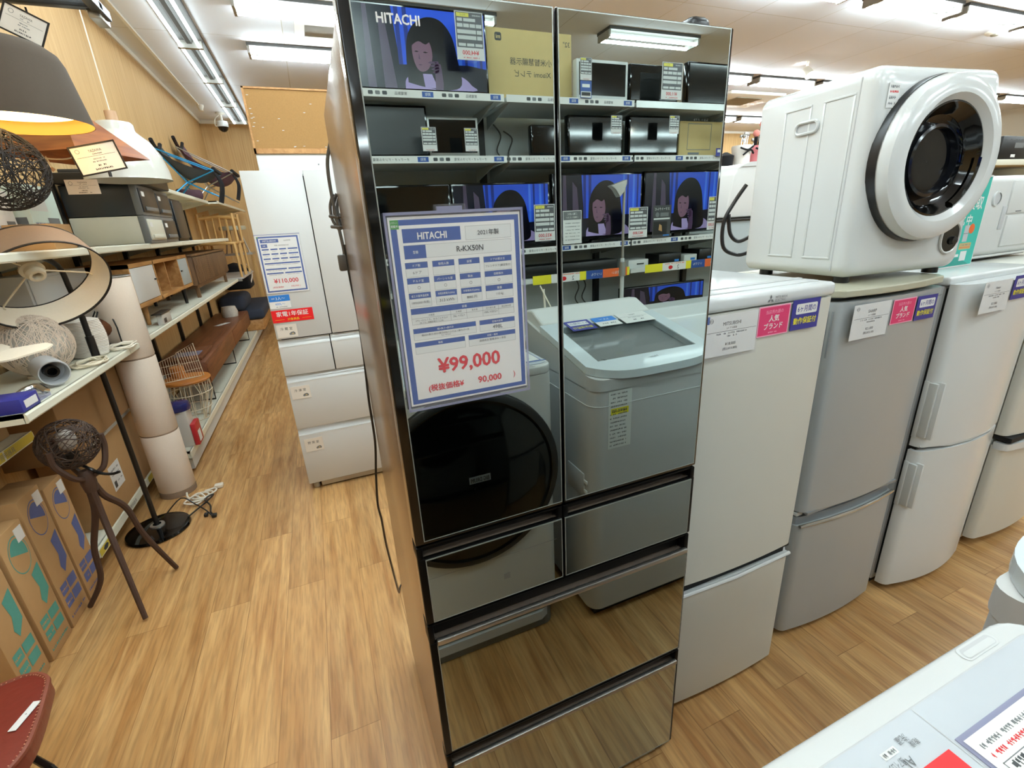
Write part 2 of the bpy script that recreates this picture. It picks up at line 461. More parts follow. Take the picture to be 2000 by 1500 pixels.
m = MB(); m.box(XW - .1, XE + .1, YN, YN + .1, 0, H, 'wall_wood'); struct('wall_back', m)
m = MB(); m.box(XE, XE + .1, YS, YN, 0, H, 'ceiling_white'); struct('wall_right', m)
m = MB(); m.box(XW - .1, XE + .1, YS - .1, YS, 0, H, 'ceiling_white'); struct('wall_front', m)
m = MB(); m.box(XW, XW + .02, YS, YN, H - .05, H, 'fixture_white'); m.box(XW, XE, YN - .02, YN, H - .05, H, 'fixture_white'); struct('trim_1', m)
# surface raceway running beside the left wall on the ceiling
m = MB(); m.box(-1.33, -1.305, -3, 8.4, H - .02, H - .0005, 'fixture_white'); tag(m.build('cable_raceway'), 'thin white cable raceway along the ceiling beside the wood wall', 'cable duct')

# ------------------------------------------------------------------ twin tube lamps
def lamp_proto(label, group):
    t = thing('ceiling_light', label, 'light', (0, 0, H), group)
    m = MB(); m.box(-.62, .62, -.125, .125, H - .03, H - .0005, 'fixture_grey'); m.prism([(-.04, H - .03), (.04, H - .03), (.02, H - .06), (-.02, H - .06)], 0, -.61, .61, 'fixture_grey')
    for sx in (-1, 1):
        m.box(sx * .61 - .012, sx * .61 + .012, -.11, .11, H - .095, H - .03, 'fixture_end')
    m.build('housing', t)
    for sy in (-1, 1):
        m = MB(); m.tube([(-.597, sy * .08, H - .08), (.597, sy * .08, H - .08)], .0155, 'ceiling_lamp', n=10); m.build('tube', t)
    return t
BEHIND = 'twin tube ceiling lights out of view overhead'
L0 = lamp_proto('ceiling light mirrored at the top of the left fridge door, above the television', 'ceiling lights mirrored in the fridge doors'); L0.location = (1.32, -4.42, H)
def lamp(x, y, label, group, rz=0):
    o = dup(L0, (x, y, H), label, group, rz)
    if rz:
        for c in o.children:
            if c.name.startswith('tube'): c.data = (AISLE_TUBE if y > 3.9 else NEAR_TUBE)[c.data.name]
    return o
AISLE_TUBE = {}; NEAR_TUBE = {}         # aisle tubes dimmed; those out of view set stronger to brighten the foreground
for c in L0.children:
    if c.name.startswith('tube'):
        d_ = c.data.copy(); d_.materials[0] = MATS['aisle_lamp']; AISLE_TUBE[c.data.name] = d_; d_ = c.data.copy(); d_.materials[0] = MATS['aisle_near_lamp']; NEAR_TUBE[c.data.name] = d_
lamp(3.85, -4.42, 'ceiling light mirrored at the top of the right fridge door', 'ceiling lights mirrored in the fridge doors')
for x in (-.7, 6.3, 8.8, 11.3): lamp(x, -4.42, 'white twin tube ceiling light added out of view overhead for extra brightness', BEHIND)
for x in (.1, 2.6, 5.1, 7.6, 10.1, 12.6):
    lamp(x, -1.1, 'white twin tube ceiling light added out of view overhead for extra brightness', BEHIND)
    lamp(x, .55, 'white twin tube ceiling light added out of view overhead for extra brightness', BEHIND)
for x, y in ((.3, 2.2), (.3, 1.3), (1.35, -2.7), (3.85, -2.7)): lamp(x, y, 'white twin tube ceiling light added out of view overhead for extra brightness', BEHIND)  # extra unseen fixtures added to brighten the aisle and the right-hand fridge fronts
for x in (1.9, 4.4): lamp(x, 2.96, 'white twin tube ceiling light added out of view overhead for extra brightness', BEHIND)
SR = 'ceiling lights above the white goods on the right'
for k, (x, y, lb) in enumerate([(6.0, 2.96, 'white twin tube ceiling light at the top right, left one of the row'), (7.32, 2.96, 'white twin tube ceiling light at the top right, second of its row'), (8.64, 2.96, 'white twin tube ceiling light cut by the right edge at the top'),
        (5.92, 5.52, 'twin tube ceiling light just right of the black fridge top, left of the bright spot'), (7.3, 5.52, 'twin tube ceiling light just under the bright spot, meeting the dryer edge'), (8.7, 5.52, 'ceiling light hidden mostly behind the white dryer'),
        (10.1, 5.52, 'far ceiling light hidden behind the dryer top right corner'), (12.6, 5.52, 'far ceiling light between dryer and right edge, left one'), (14.1, 5.52, 'far ceiling light between dryer and right edge, right one'),
        (8.3, 8.04, 'farthest ceiling light beside the black fridge, short left piece'), (9.66, 8.04, 'farthest ceiling light above the golf bags'), (11.1, 8.04, 'farthest ceiling light behind the dryer')]):
    lamp(x, y, lb, SR)
lamp(.25, 4.57, 'twin tube ceiling light at the top centre left, nearest across the aisle', 'ceiling lights across the aisle')
lamp(.25, 5.72, 'twin tube ceiling light above the cork board, below the air vent', 'ceiling lights across the aisle')
for k in range(10):
    y = 8.72 - k * 1.245
    names = ['farthest of the four ceiling lights in line beside the wood wall', 'second farthest ceiling light in line beside the wood wall', 'third farthest ceiling light in line beside the wood wall', 'nearest visible ceiling light in line beside the wood wall']
    lamp(-.885, y, names[k] if k < 4 else 'white twin tube ceiling light of the aisle line beyond the top edge', 'ceiling lights in line along the wood wall' if k < 4 else 'aisle line of ceiling lights out of view', PI / 2)

# air vent, cassette, detector, sprinkler, dome camera, spot
t = thing('air_vent', 'rectangular ceiling air vent with pale frame beside the tube lights', 'vent', (.5, 5.1, H))
m = MB()
for a in ((.11, .9, 4.85, 4.93), (.11, .9, 5.28, 5.36), (.11, .2, 4.93, 5.28), (.81, .9, 4.93, 5.28)): m.box(*a, H - .03, H - .0005, 'fixture_white')
m.build('frame', t)
m = MB(); m.box(.2, .81, 4.93, 5.28, H - .012, H - .0005, 'vent_grey'); m.build('grille', t)
t = thing('cassette_air_conditioner', 'ceiling cassette air conditioner seen between black fridge and dryer', 'air conditioner', (7.6, 6.6, H))
m = MB(); m.box(6.95, 8.25, 6.2, 7.1, H - .05, H - .0005, 'fixture_white', .01); m.build('cover', t)
m = MB(); m.box(7.3, 7.9, 6.4, 6.9, H - .06, H - .049, 'vent_grey'); m.build('grille', t)
t = thing('smoke_detector', 'small round ceiling smoke detector at the upper right', 'smoke detector', (8.19, 3.28, H))
m = MB(); m.lathe([(.1, -.0005), (.1, -.02), (.07, -.04), (0.001, -.042)], 'fixture_white', (8.19, 3.28, H)); m.build('housing', t)
m = MB(); m.lathe([(.045, -.04), (.035, -.055), (0.001, -.056)], 'vent_grey', (8.19, 3.28, H)); m.build('sensor', t)
t = thing('sprinkler', 'small white ceiling sprinkler left of the dome camera', 'sprinkler', (-1.31, 8.47, H))
m = MB(); m.lathe([(.05, -.0005), (.05, -.02), (.03, -.06), (.035, -.08), (0.001, -.085)], 'fixture_white', (-1.305, 8.47, H), 16); m.build('head', t)
t = thing('security_camera', 'white dome security camera hanging at the far end of the aisle', 'camera', (-1.11, 8.95, H))
m = MB(); m.lathe([(.07, -.0005), (.07, -.02), (.02, -.03), (.02, -.12)], 'fixture_white', (-1.11, 8.95, H), 16); m.build('mount', t)
m = MB(); m.lathe([(.02, -.11), (.075, -.13), (.085, -.19), (.08, -.21)], 'white_gloss', (-1.11, 8.95, H), 20); m.build('housing', t)
m = MB(); m.lathe([(.078, -.21), (.065, -.25), (.03, -.28), (0.001, -.285)], 'black_gloss', (-1.11, 8.95, H), 20); m.build('dome', t)
m = MB(); m.tube(smooth_path([(-1.11, 8.95, H - .02), (-1.2, 8.93, H - .1), (-1.21, 8.93, H - .2), (-1.15, 8.93, H - .17)]), .008, 'cable_white'); m.build('cable', t)
t = thing('ceiling_spot', 'glaring round ceiling spot above the white dryer', 'spotlight', (6.83, 4.74, H))
m = MB(); m.tube([(6.83, 4.74, H - .0005), (6.83, 4.74, H - .1)], .015, 'fixture_white'); m.lathe([(.045, .06), (.055, 0), (.06, -.07)], 'fixture_white', (6.83, 4.72, H - .13), 20, (0, .6, .8)); m.build('housing', t)
m = MB(); m.lathe([(.055, -.06), (.03, -.075), (.001, -.08)], 'spot_glow', (6.83, 4.72, H - .13), 20, (0, .6, .8)); m.build('bulb', t)

# ------------------------------------------------------------------ the tall black mirror fridge
FX0, FX1 = -.012, .65
t = thing('refrigerator', 'tall black mirror-glass refrigerator with bronze sides in the centre', 'refrigerator', (.32, .3, 0))
m = MB(); m.box(FX0 + .002, FX1 - .002, .05, .65, .035, 1.815, 'bronze', .006)
m.box(FX0 + .006, FX1 - .006, .04, .052, .04, 1.81, 'dark_gap')
m.build('body', t)
m = MB(); m.box(FX0 + .02, FX1 - .02, .015, .6, .004, .036, 'black_plastic'); m.box(.47, .6, .012, .016, .008, .03, 'edge_line')
m.build('base', t)
m = MB(); m.box(.595, .645, .045, .14, 1.815, 1.866, 'black_plastic', .015, 3); m.build('hinge_cover', t); m = MB(); m.box(0.0, .09, .05, .16, 1.815, 1.845, 'black_plastic', .012, 3); m.build('hinge_cover', t)
def door(name, x0, x1, z0, z1, gx0, gx1, gz0, gz1, handle=None, bar=False, logo=False):
    m = MB()
    top = gz1 + .004 if handle else z1
    # bronze rear of the door, black front frame around the glass
    m.box(x0, x1, .007, .04, z0, z1 if not handle else top, 'bronze', .003)
    m.box(x0, x1, .0006, .012, z0, top, 'black_satin' if handle else 'black_gloss', .003)
    if handle:      # scooped grip above the glass: a dark trough with solid cheeks
        m.box(x0, x1, .026, .04, top, z1, 'black_satin')
        m.box(x0, x1, .004, .04, z1 - .004, z1, 'black_satin', .0015)
        for a, b in ((x0, x0 + .012), (x1 - .012, x1)): m.box(a, b, .002, .04, top - .004, z1, 'black_satin', .002)
    o = m.build(name, t)
    g = MB(); g.box(gx0, gx1, -.0012, .001, gz0, gz1, 'dark_mirror'); g.build('mirror_glass', o)
    g = MB()
    for a in ((gx0 - .0016, gx0, gz0, gz1), (gx1, gx1 + .0016, gz0, gz1), (gx0 - .0016, gx1 + .0016, gz0 - .0016, gz0), (gx0 - .0016, gx1 + .0016, gz1, gz1 + .0016)):
        g.box(a[0], a[1], -.0014, .001, a[2], a[3], 'edge_line')
    g.build('trim', o)
    if bar:
        g = MB(); g.box(gx0 - .001, gx1 + .001, -.006, .006, gz1 - .001, gz1 + .012, 'dark_chrome', .003); g.build('handle', o)
    if logo:
        g = MB(); g.text(front(.036, -.0013, 1.7965), 'HITACHI', 0, 0, .0112, 'print_white', .0003, 'l', .057, bold=.0004); g.build('logo', o)
    return o
door('left_door', FX0, .2975, .974, 1.833, .006, .2935, .983, 1.829, logo=True)
door('right_door', .3005, FX1, .974, 1.833, .3045, .641, .983, 1.829)
door('ice_drawer', FX0, .2965, .785, .968, .004, .292, .79, .938, True)
door('freezer_drawer', .2985, FX1, .785, .968, .3025, .638, .79, .938, True)
door('upper_drawer', FX0, FX1, .402, .779, .004, .643, .412, .729, True, True)
door('lower_drawer', FX0, FX1, .036, .395, .003, .64, .042, .355, True, True)
# the power cord hangs down the back left edge and trails on the floor
m = MB()
m.tube(smooth_path([(-.005, .656, 1.75), (-.02, .664, 1.7), (-.022, .668, 1.62), (-.015, .67, 1.5), (-.015, .67, 1.47)]), .0045, 'cable_grey', 6)
for dx in (0, .009, .018): m.tube(smooth_path([(-.018 + dx, .672, 1.63), (-.03 + dx, .68, 1.6), (-.03 + dx, .678, 1.565), (-.018 + dx, .674, 1.54)]), .004, 'cable_grey', 6)
m.tube([(-.036, .68, 1.575), (-.015, .664, 1.57), (.004, .668, 1.575), (-.012, .688, 1.578)], .0045, 'cable_grey', 6)
m.tube([(-.036, .68, 1.548), (-.015, .664, 1.545), (.004, .668, 1.548), (-.012, .688, 1.55)], .0045, 'cable_grey', 6)
m.box(-.034, -.012, .662, .684, 1.43, 1.475, 'cable_grey', .005)
m.tube(smooth_path([(-.012, .668, 1.5), (-.01, .67, 1.4), (-.006, .672, 1.3), (-.008, .672, 1.17), (-.014, .672, 1.04), (-.016, .672, .9), (-.03, .676, .78), (-.04, .68, .67), (-.036, .69, .6), (-.034, .72, .48), (-.025, .77, .33), (-.015, .85, .17), (-.005, .95, .05), (.01, 1.04, .006), (.05, 1.06, .006), (.08, .95, .006)]), .0038, 'black_plastic', 6)
m.build('power_cord', t)

# ---- the price card in its clear case, hung on the left door by a magnet
def card_mm(F, Wd=.21, Hd=.297):
    """frame helper: (u, v) in millimetres from the top left corner of the card"""
    return Fr(F.p(0, Hd), F.u, -F.v, F.n)
t = thing('price_card', 'large blue-framed price card in a clear case hung on the black fridge door', 'price card', (.12, -.005, 1.243))
F = front(.0145, -.0062, 1.2535)
m = MB(); m.slab(F, 0, 0, .21, .297, .0006, 'paper')
G = Fr(F.p(0, .297, .0007), F.u * 1, F.v * -1, F.n)
def mmq(m, G, u0, v0, u1, v1, mt, d=0): m.quad(G, u0 / 1000, v0 / 1000, u1 / 1000, v1 / 1000, mt, d)
def mmt(m, F, u, v, h, txt, mt, al='c', wmax=None, d=.0014, bold=0, Hd=297, sx=1): m.text(F, txt, u / 1000, (Hd - v) / 1000, h / 1000, mt, d, al, wmax / 1000 if wmax else None, sx, bold)
mmq(m, G, 3, 4, 207.5, 294, 'print_blue', 0); mmq(m, G, 12, 12, 200, 287, 'paper', .0001)
mmq(m, G, 3, 4, 15.5, 17, 'print_green', .0002); mmt(m, F, 9, 8, 2.6, 'ジモティー', 'print_white', wmax=10); mmt(m, F, 9, 13, 3.6, '掲載中', 'print_white', wmax=10)
mmq(m, G, 19, 17, 109, 37, 'print_blue', .0002); mmt(m, F, 64, 28, 10, 'HITACHI', 'print_white', wmax=45, bold=.0003)
def cell(u0, v0, u1, v1, fill='print_grey'):
    mmq(m, G, u0 - .35, v0 - .35, u1 + .35, v1 + .35, 'print_mid', .00015); mmq(m, G, u0, v0, u1, v1, fill, .0002)
cell(117, 18, 193, 38); mmt(m, F, 154.5, 28, 8.4, '2021年製', 'print_dark', wmax=36, bold=.0001)
cell(19, 41, 193, 60); mmq(m, G, 19, 41, 52, 60.5, 'print_blue', .0003); mmt(m, F, 36, 51, 4.4, '型番', 'print_white', wmax=8); mmt(m, F, 122.5, 50.5, 8.2, 'R-KX50N', 'print_dark', wmax=44, bold=.0002)
cols = [(18, 52), (60, 94.5), (102, 136.5), (144, 192)]
heads = [['ドア数', '使用人数', '設置', 'ドアの開き方'], ['チルド室', 'パーシャル室', '製氷', '自動製氷'], ['省エネ基準達成率', '年間消費電力(50Hz)', '年間電気代(60Hz)', '重量']]
vals = [['6ドア', '', '', 'フレンチドア(観音開き)'], ['○', '○', '○', '○'], ['100%(2021年度)', '313 kWh', '8085 円', '110 kg']]
for r, v0 in enumerate((66, 89, 112)):
    for c, (a, b) in enumerate(cols):
        cell(a, v0, b, v0 + 21); mmq(m, G, a, v0, b, v0 + 8.8, 'print_blue', .0003)
        mmt(m, F, (a + b) / 2, v0 + 4.6, 4, heads[r][c], 'print_white', wmax=(b - a) * .8)
        if vals[r][c]: mmt(m, F, (a + b) / 2, v0 + 15, 4.6, vals[r][c], 'print_dark', wmax=(b - a) * .92)
cell(18, 136, 192, 161); mmq(m, G, 18, 136, 192, 145, 'print_blue', .0003); mmt(m, F, 105, 140.5, 4, '容量', 'print_white')
for k, (a, b, h_, v_) in enumerate([(18, 81, '冷蔵室', '271L <211Lうち、まるごとチルド'), (81, 108, '冷凍室', '26L <15L>'), (108, 136, '製氷室', ''), (136, 164, '切り替え室', '100L <101L>'), (164, 192, '独立製氷室', '')]):
    mmq(m, G, a, 151.4, b, 151.8, 'print_mid', .0004); mmq(m, G, b - .2, 145, b + .2, 161, 'print_mid', .0004)
    mmt(m, F, (a + b) / 2, 148.2, 3.2, h_, 'print_dark', wmax=(b - a) * .8)
    if v_: mmt(m, F, (a + b) / 2, 155, 3.2, v_, 'print_dark', wmax=(b - a) * .92)
mmt(m, F, 49, 159, 2.8, '18Lうち、特鮮氷温ルーム34L', 'print_dark', wmax=56)
for a, b, v0, h_, v_ in ((18, 122, 168, '幅×高さ×奥行き', '幅650×高さ1833×奥行699(ハンドル・脚カバー含'), (129, 192, 168, '定格内容積', '498L'), (18, 101, 190.5, '機能', ''), (108, 192, 190.5, '状態・備考', '清掃状況 整備済み・中古')):
    cell(a, v0, b, v0 + 18.5); mmq(m, G, a, v0, b, v0 + 7.6, 'print_blue', .0003)
    mmt(m, F, (a + b) / 2, v0 + 3.9, 3.6, h_, 'print_white', wmax=(b - a) * .5)
    if v_: mmt(m, F, (a + b) / 2, v0 + (13 if v_ == '498L' else 11.4), 6.4 if v_ == '498L' else 4, v_, 'print_dark', wmax=(b - a) * .92)
mmt(m, F, 70, 183.3, 3.4, 'む): 701mm', 'print_dark')
mmt(m, F, 106, 236, 28, '¥99,000', 'print_red', wmax=148, bold=.0009)
mmt(m, F, 62, 271, 13.5, '(税抜価格¥', 'print_red', wmax=86, bold=.0003); mmt(m, F, 140, 271, 13, '90,000', 'print_red', wmax=60, bold=.0004); mmt(m, F, 186, 271, 13, ')', 'print_red')
m.build('paper', t)
m = MB(); m.slab(front(.009, -.0087, 1.245), 0, 0, .22, .312, .0004, 'clear_film')
for a in ((0, 0, .22, .004), (0, .308, .22, .312), (0, 0, .0035, .312), (.2165, 0, .22, .312)): m.slab(front(.009, -.0092, 1.245), *a, .001, 'film_rim')
m.slab(front(.009, -.0056, 1.245), 0, 0, .22, .312, .0003, 'clear_film')
m.build('case', t)
m = MB(); m.box(.085, .135, -.0095, -.0015, 1.552, 1.566, 'clear_film', .002); m.box(.09, .13, -.0055, -.0015, 1.555, 1.563, 'film_rim'); m.build('magnet_clip', t)

# ------------------------------------------------------------------ white six-door fridge at the end of the aisle, its cards and the board behind
t = thing('refrigerator', 'white six-door refrigerator standing further back beside the aisle', 'refrigerator', (0, 2.4, 0))
X0, X1, Y0 = -.368, .317, 2.12
m = MB(); m.box(X0 + .004, X1 - .004, Y0 + .045, Y0 + .7, .03, 1.832, 'white_door', .006); m.box(X0 + .02, X1 - .02, Y0 + .03, Y0 + .05, .04, 1.82, 'dark_gap'); m.build('body', t)
def wdoor(name, x0, x1, z0, z1, lip=True):
    m = MB()
    if lip:
        m.box(x0, x1, Y0, Y0 + .042, z0, z1 - .036, 'white_door', .003)
        m.prism([(Y0 + .012, z1 - .036), (Y0 + .042, z1 - .036), (Y0 + .042, z1), (Y0 + .03, z1), (Y0 + .02, z1 - .03)], 0, x0, x1, 'white_gloss')
        m.box(x0, x1, Y0 - .001, Y0 + .003, z1 - .04, z1 - .034, 'white_gloss')
    else: m.box(x0, x1, Y0, Y0 + .042, z0, z1, 'white_door', .003)
    return m.build(name, t)
wdoor('left_door', X0, -.078, .978, 1.845, False); wdoor('right_door', -.073, X1, .978, 1.845, False)
wdoor('ice_drawer', X0, -.094, .762, .968); wdoor('small_drawer', -.088, X1, .762, .968); wdoor('freezer_drawer', X0, X1, .424, .754); wdoor('vegetable_drawer', X0, X1, .05, .416)
m = MB()
m.box(X0 + .07, X1 - .07, Y0 + .02, Y0 + .05, .012, .04, 'dark_chrome'); m.build('base', t)
for x in (X0 + .04, X1 - .04): m = MB(); m.lathe([(.02, .0), (.022, .015), (.016, .03)], 'steel', (x, Y0 + .05, 0), 12, caps=True); m.build('foot', t)
t = thing('price_card', 'blue-framed price card reading 110,000 yen on the farther white fridge', 'price card', (-.26, Y0 - .004, 1.235))
F = front(-.364, Y0 - .0035, 1.234); m = MB(); m.slab(F, 0, 0, .212, .3, .0008, 'paper'); G = Fr(F.p(0, .3, .0009), F.u, -F.v, F.n)
mmq(m, G, 6, 6, 206, 294, 'print_blue'); mmq(m, G, 14, 14, 198, 286, 'paper', .0002)
mmq(m, G, 6, 6, 14, 14, 'print_green', .0003)
mmq(m, G, 20, 20, 108, 38, 'print_blue', .0004); mmt(m, F, 64, 29, 9, 'MITSUBISHI', 'print_white', wmax=70, Hd=300, d=.0018)
m.text(F, '2020年製', .15, .271, .008, 'print_dark', .0016, wmax=.035)
mmq(m, G, 20, 44, 50, 62, 'print_blue', .0004); m.text(F, '型番', .035, .247, .006, 'print_white', .0018); m.text(F, 'MR-WX52D-W', .12, .247, .0075, 'print_dark', .0016, wmax=.075)
for r in range(3):
    for a, b in ((20, 54), (62, 96), (104, 138), (146, 194)): mmq(m, G, a, 68 + r * 24, b, 75 + r * 24, 'print_blue', .0004); m.scribble(F, a / 1000 + .006, b / 1000 - .006, (300 - 82 - r * 24) / 1000, .003, 'print_mid', .0013, r)
for a, b, v in ((20, 194, 140), (20, 122, 170), (130, 194, 170), (20, 102, 192), (110, 194, 192)): mmq(m, G, a, v, b, v + 7, 'print_blue', .0004); m.scribble(F, a / 1000 + .01, b / 1000 - .01, (300 - v - 12) / 1000, .003, 'print_mid', .0013, v)
m.text(F, '¥110,000', .107, .062, .027, 'print_red', .0016, wmax=.165, bold=.0006); m.text(F, '(税抜価格¥', .062, .03, .012, 'print_red', .0016, wmax=.075); m.text(F, '100,000 )', .15, .03, .012, 'print_red', .0016, wmax=.075)
m.build('paper', t)
m = MB(); m.slab(front(-.369, Y0 - .0062, 1.229), 0, 0, .222, .31, .0006, 'clear_film'); m.slab(front(-.369, Y0 - .0066, 1.229), 0, .306, .222, .31, .0008, 'film_rim'); m.build('case', t)
def flat_card(name, label, cat, F, wd, hg, paint, base='paper', group=None, rim=None):
    m = MB(); m.slab(F, 0, 0, wd, hg, .001, base)
    Q = Fr(F.p(0, 0, .0011), F.u, F.v, F.n); paint(m, Q)
    o = m.build(name, loc=F.p(wd / 2, 0)); return tag(o, label, cat, group)
def pa(m, Q):
    m.quad(Q, 0, .038, .105, .072, 'print_sky', .0001); m.text(Q, '3人〜', .058, .055, .018, 'print_white', .0003); m.text(Q, '目安', .022, .055, .008, 'print_white', .0003)
    m.text(Q, '400L〜', .052, .024, .012, 'print_sky', .0003); m.scribble(Q, .025, .085, .008, .005, 'print_mid', .0003)
flat_card('capacity_card', 'small blue and white capacity card under the 110,000 yen card', 'card', front(-.364, Y0 - .0016, 1.15), .105, .072, pa)
def pa(m, Q):
    m.text(Q, '家電1年保証', .106, .046, .028, 'print_white', .0003, wmax=.19, bold=.0003); m.text(Q, '対象商品', .106, .015, .014, 'print_yellow', .0003, wmax=.075); m.quad(Q, .012, .0145, .06, .0155, 'print_yellow', .0002); m.quad(Q, .152, .0145, .2, .0155, 'print_yellow', .0002)
flat_card('warranty_card', 'red one-year warranty card on the farther white fridge', 'card', front(-.367, Y0 - .0016, 1.072), .212, .068, pa, 'print_bright_red')
def comp(txt, z, h, x, lb):
    def pa(m, Q):
        m.text(Q, txt, .05, h * .68, .017, 'print_dark', .0003, wmax=.075)
        m.poly(Q, [(.062, .012), (.09, .012), (.092, .022), (.084, .03), (.07, .028), (.06, .02)], 'print_mid', .0002); m.poly(Q, [(.07, .016), (.086, .016), (.08, .024)], 'cardboard_pale', .0003)
    flat_card('compartment_card', lb, 'card', front(x, Y0 - .0016, z), .104, h, pa, 'ribbed_white')
comp('冷 蔵 室', .986, .072, -.358, 'small card naming the cold compartment, under the red warranty card')
comp('冷 凍 室', .615, .078, -.356, 'small card naming the freezer drawer of the farther white fridge')
comp('野 菜 室', .268, .086, -.345, 'small card naming the lowest vegetable drawer of the farther white fridge')
# cork board and white panel on the low partition behind it
m = MB(); m.box(-.328, .9, 2.932, 3.1, 0, 2.406, 'fixture_white'); struct('wall_partition', m)
t = thing('cork_board', 'brown cork board with staples mounted above the farther white fridge', 'board', (.2, 2.93, 2.04))
m = MB(); m.slab(front(-.32, 2.93, 2.06), 0, 0, 1.2, .335, .012, 'cork')
rr = random.Random(3)
for k in range(26):
    a, b = rr.choice([(rr.uniform(.03, 1.1), rr.uniform(.004, .02)), (rr.uniform(.006, .02), rr.uniform(.03, .31)), (rr.uniform(.03, 1.1), rr.uniform(.05, .3))])
    m.slab(front(-.32, 2.918, 2.06), a, b, a + .012, b + .0025, .0015, 'steel')
m.build('cork', t)
m = MB(); m.slab(front(-.332, 2.93, 2.03), 0, 0, 1.224, .03, .018, 'oak'); m.slab(front(-.332, 2.93, 2.395), 0, 0, 1.224, .01, .018, 'oak'); m.slab(front(-.332, 2.93, 2.03), 0, 0, .012, .375, .018, 'oak'); m.build('frame', t)
m = MB(); m.slab(front(-.325, 2.93, 1.0), 0, 0, 1.2, 1.018, .02, 'white_plastic')
m.slab(front(-.325, 2.91, 1.0), .36, .96, .368, .968, .003, 'print_mid'); tag(m.build('backing_board', loc=(0, 2.92, 1.0)), 'plain white panel standing between the farther fridge and the cork board', 'panel')

# ------------------------------------------------------------------ row of small fridges on the right
def bowed(x0, x1, yf, yb, bow, n=14, r=.02):
    """plan outline of a door whose front bulges by bow; rounded front corners"""
    pts = [(x1, yb), (x0, yb), (x0, yf + bow + r)]
    for k in range(1, 5): a = k / 5 * PI / 2; pts.append((x0 + r * (1 - math.cos(a)), yf + bow + r * (1 - math.sin(a)) * .9))
    for i in range(n + 1):
        t = i / n; pts.append((x0 + r + (x1 - x0 - 2 * r) * t, yf + bow * (2 * t - 1) ** 2))
    for k in range(4, 0, -1): a = k / 5 * PI / 2; pts.append((x1 - r * (1 - math.cos(a)), yf + bow + r * (1 - math.sin(a)) * .9))
    pts.append((x1, yf + bow + r))
    return pts
def red_card(m, Q, w_, h_):
    m.quad(Q, .003, .003, w_ - .003, h_ - .003, 'print_pink', .0001)
    m.text(Q, '当店売れ筋の', w_ / 2, h_ * .8, h_ * .13, 'print_pink_light', .0003, wmax=w_ * .55)
    m.text(Q, '人気', w_ / 2, h_ * .58, h_ * .22, 'print_white', .0003, wmax=w_ * .36, bold=.0004); m.text(Q, 'ブランド', w_ / 2, h_ * .33, h_ * .2, 'print_white', .0003, wmax=w_ * .6, bold=.0004)
    m.scribble(Q, w_ * .36, w_ * .64, h_ * .12, h_ * .05, 'print_pink_light', .0003, 5)
def blue_card(m, Q, w_, h_):
    pts = rrect(w_ * .14, h_ * .52, w_ * .9, h_ * .86, h_ * .05, 3); m.poly(Q, pts, 'print_white', .0002)
    m.text(Q, '6ヶ月間の', w_ * .52, h_ * .69, h_ * .2, 'print_navy', .0004, wmax=w_ * .66, bold=.0002); m.text(Q, '動作保証付', w_ * .5, h_ * .3, h_ * .22, 'print_yellow', .0004, wmax=w_ * .82, bold=.0003)
def price_card(m, Q, w_, h_, brand, price, tax, kind='2ドア冷蔵庫', line='2019年製', seed=1):
    m.lathe([(h_ * .055, 0), (h_ * .047, 0)], 'print_mid', Q.p(w_ * .11, h_ * .88, .0003), 14, Q.n); m.text(Q, '中古', w_ * .11, h_ * .88, h_ * .06, 'print_mid', .0003)
    m.text(Q, brand, w_ * .5, h_ * .78, h_ * .085, 'print_black', .0003, wmax=w_ * .34); m.text(Q, kind, w_ * .5, h_ * .665, h_ * .055, 'print_dark', .0003)
    m.quad(Q, w_ * .04, h_ * .595, w_ * .98, h_ * .603, 'print_black', .0002)
    m.text(Q, line, w_ * .5, h_ * .545, h_ * .05, 'print_dark', .0003); m.scribble(Q, w_ * .22, w_ * .4, h_ * .545, h_ * .045, 'print_mid', .0003, seed); m.scribble(Q, w_ * .6, w_ * .8, h_ * .545, h_ * .045, 'print_mid', .0003, seed + 1); m.scribble(Q, w_ * .4, w_ * .62, h_ * .475, h_ * .045, 'print_mid', .0003, seed + 2)
    m.text(Q, price, w_ * .5, h_ * .275, h_ * .085, 'print_black', .0003); m.text(Q, tax, w_ * .5, h_ * .155, h_ * .085, 'print_black', .0003, wmax=w_ * .52)

# white two-door fridge beside the black one
t = thing('refrigerator', 'white two-door refrigerator directly right of the black mirror fridge', 'refrigerator', (.94, .35, 0))
m = MB(); m.box(.7, 1.165, .13, .62, .03, 1.3, 'cream_door', .004); m.box(.71, 1.155, .1, .14, .05, 1.29, 'dark_gap'); m.build('body', t)
m = MB(); m.box(.695, 1.17, .085, .63, 1.305, 1.342, 'white_gloss', .012, 3)
m.box(.72, 1.145, .12, .6, 1.3395, 1.345, 'white_gloss', .002); m.box(.73, 1.135, .16, .175, 1.344, 1.348, 'white_gloss', .001)
Q = front(.93, .0845, 1.32)
for k in range(3):
    a = PI / 2 + k * 2 * PI / 3; r = .007; m.poly(Q, [(0, 0), (r * math.cos(a - .52), r * math.sin(a - .52)), (2 * r * .87 * math.cos(a), 2 * r * .87 * math.sin(a)), (r * math.cos(a + .52), r * math.sin(a + .52))], 'print_mid', .0004)
m.text(Q, 'MITSUBISHI', .016, .004, .006, 'print_mid', .0004, 'l', .04); m.text(Q, 'ELECTRIC', .016, -.004, .006, 'print_mid', .0004, 'l', .036)
m.build('top', t)
m = MB(); m.prism(bowed(.698, 1.168, .078, .125, .008), 2, .512, 1.303, 'cream_door', smooth=True); m.box(.7, 1.16, .088, .12, .503, .513, 'dark_gap'); m.build('upper_door', t)
m = MB(); m.prism(bowed(.698, 1.168, .078, .125, .008), 2, .035, .468, 'cream_door', smooth=True)
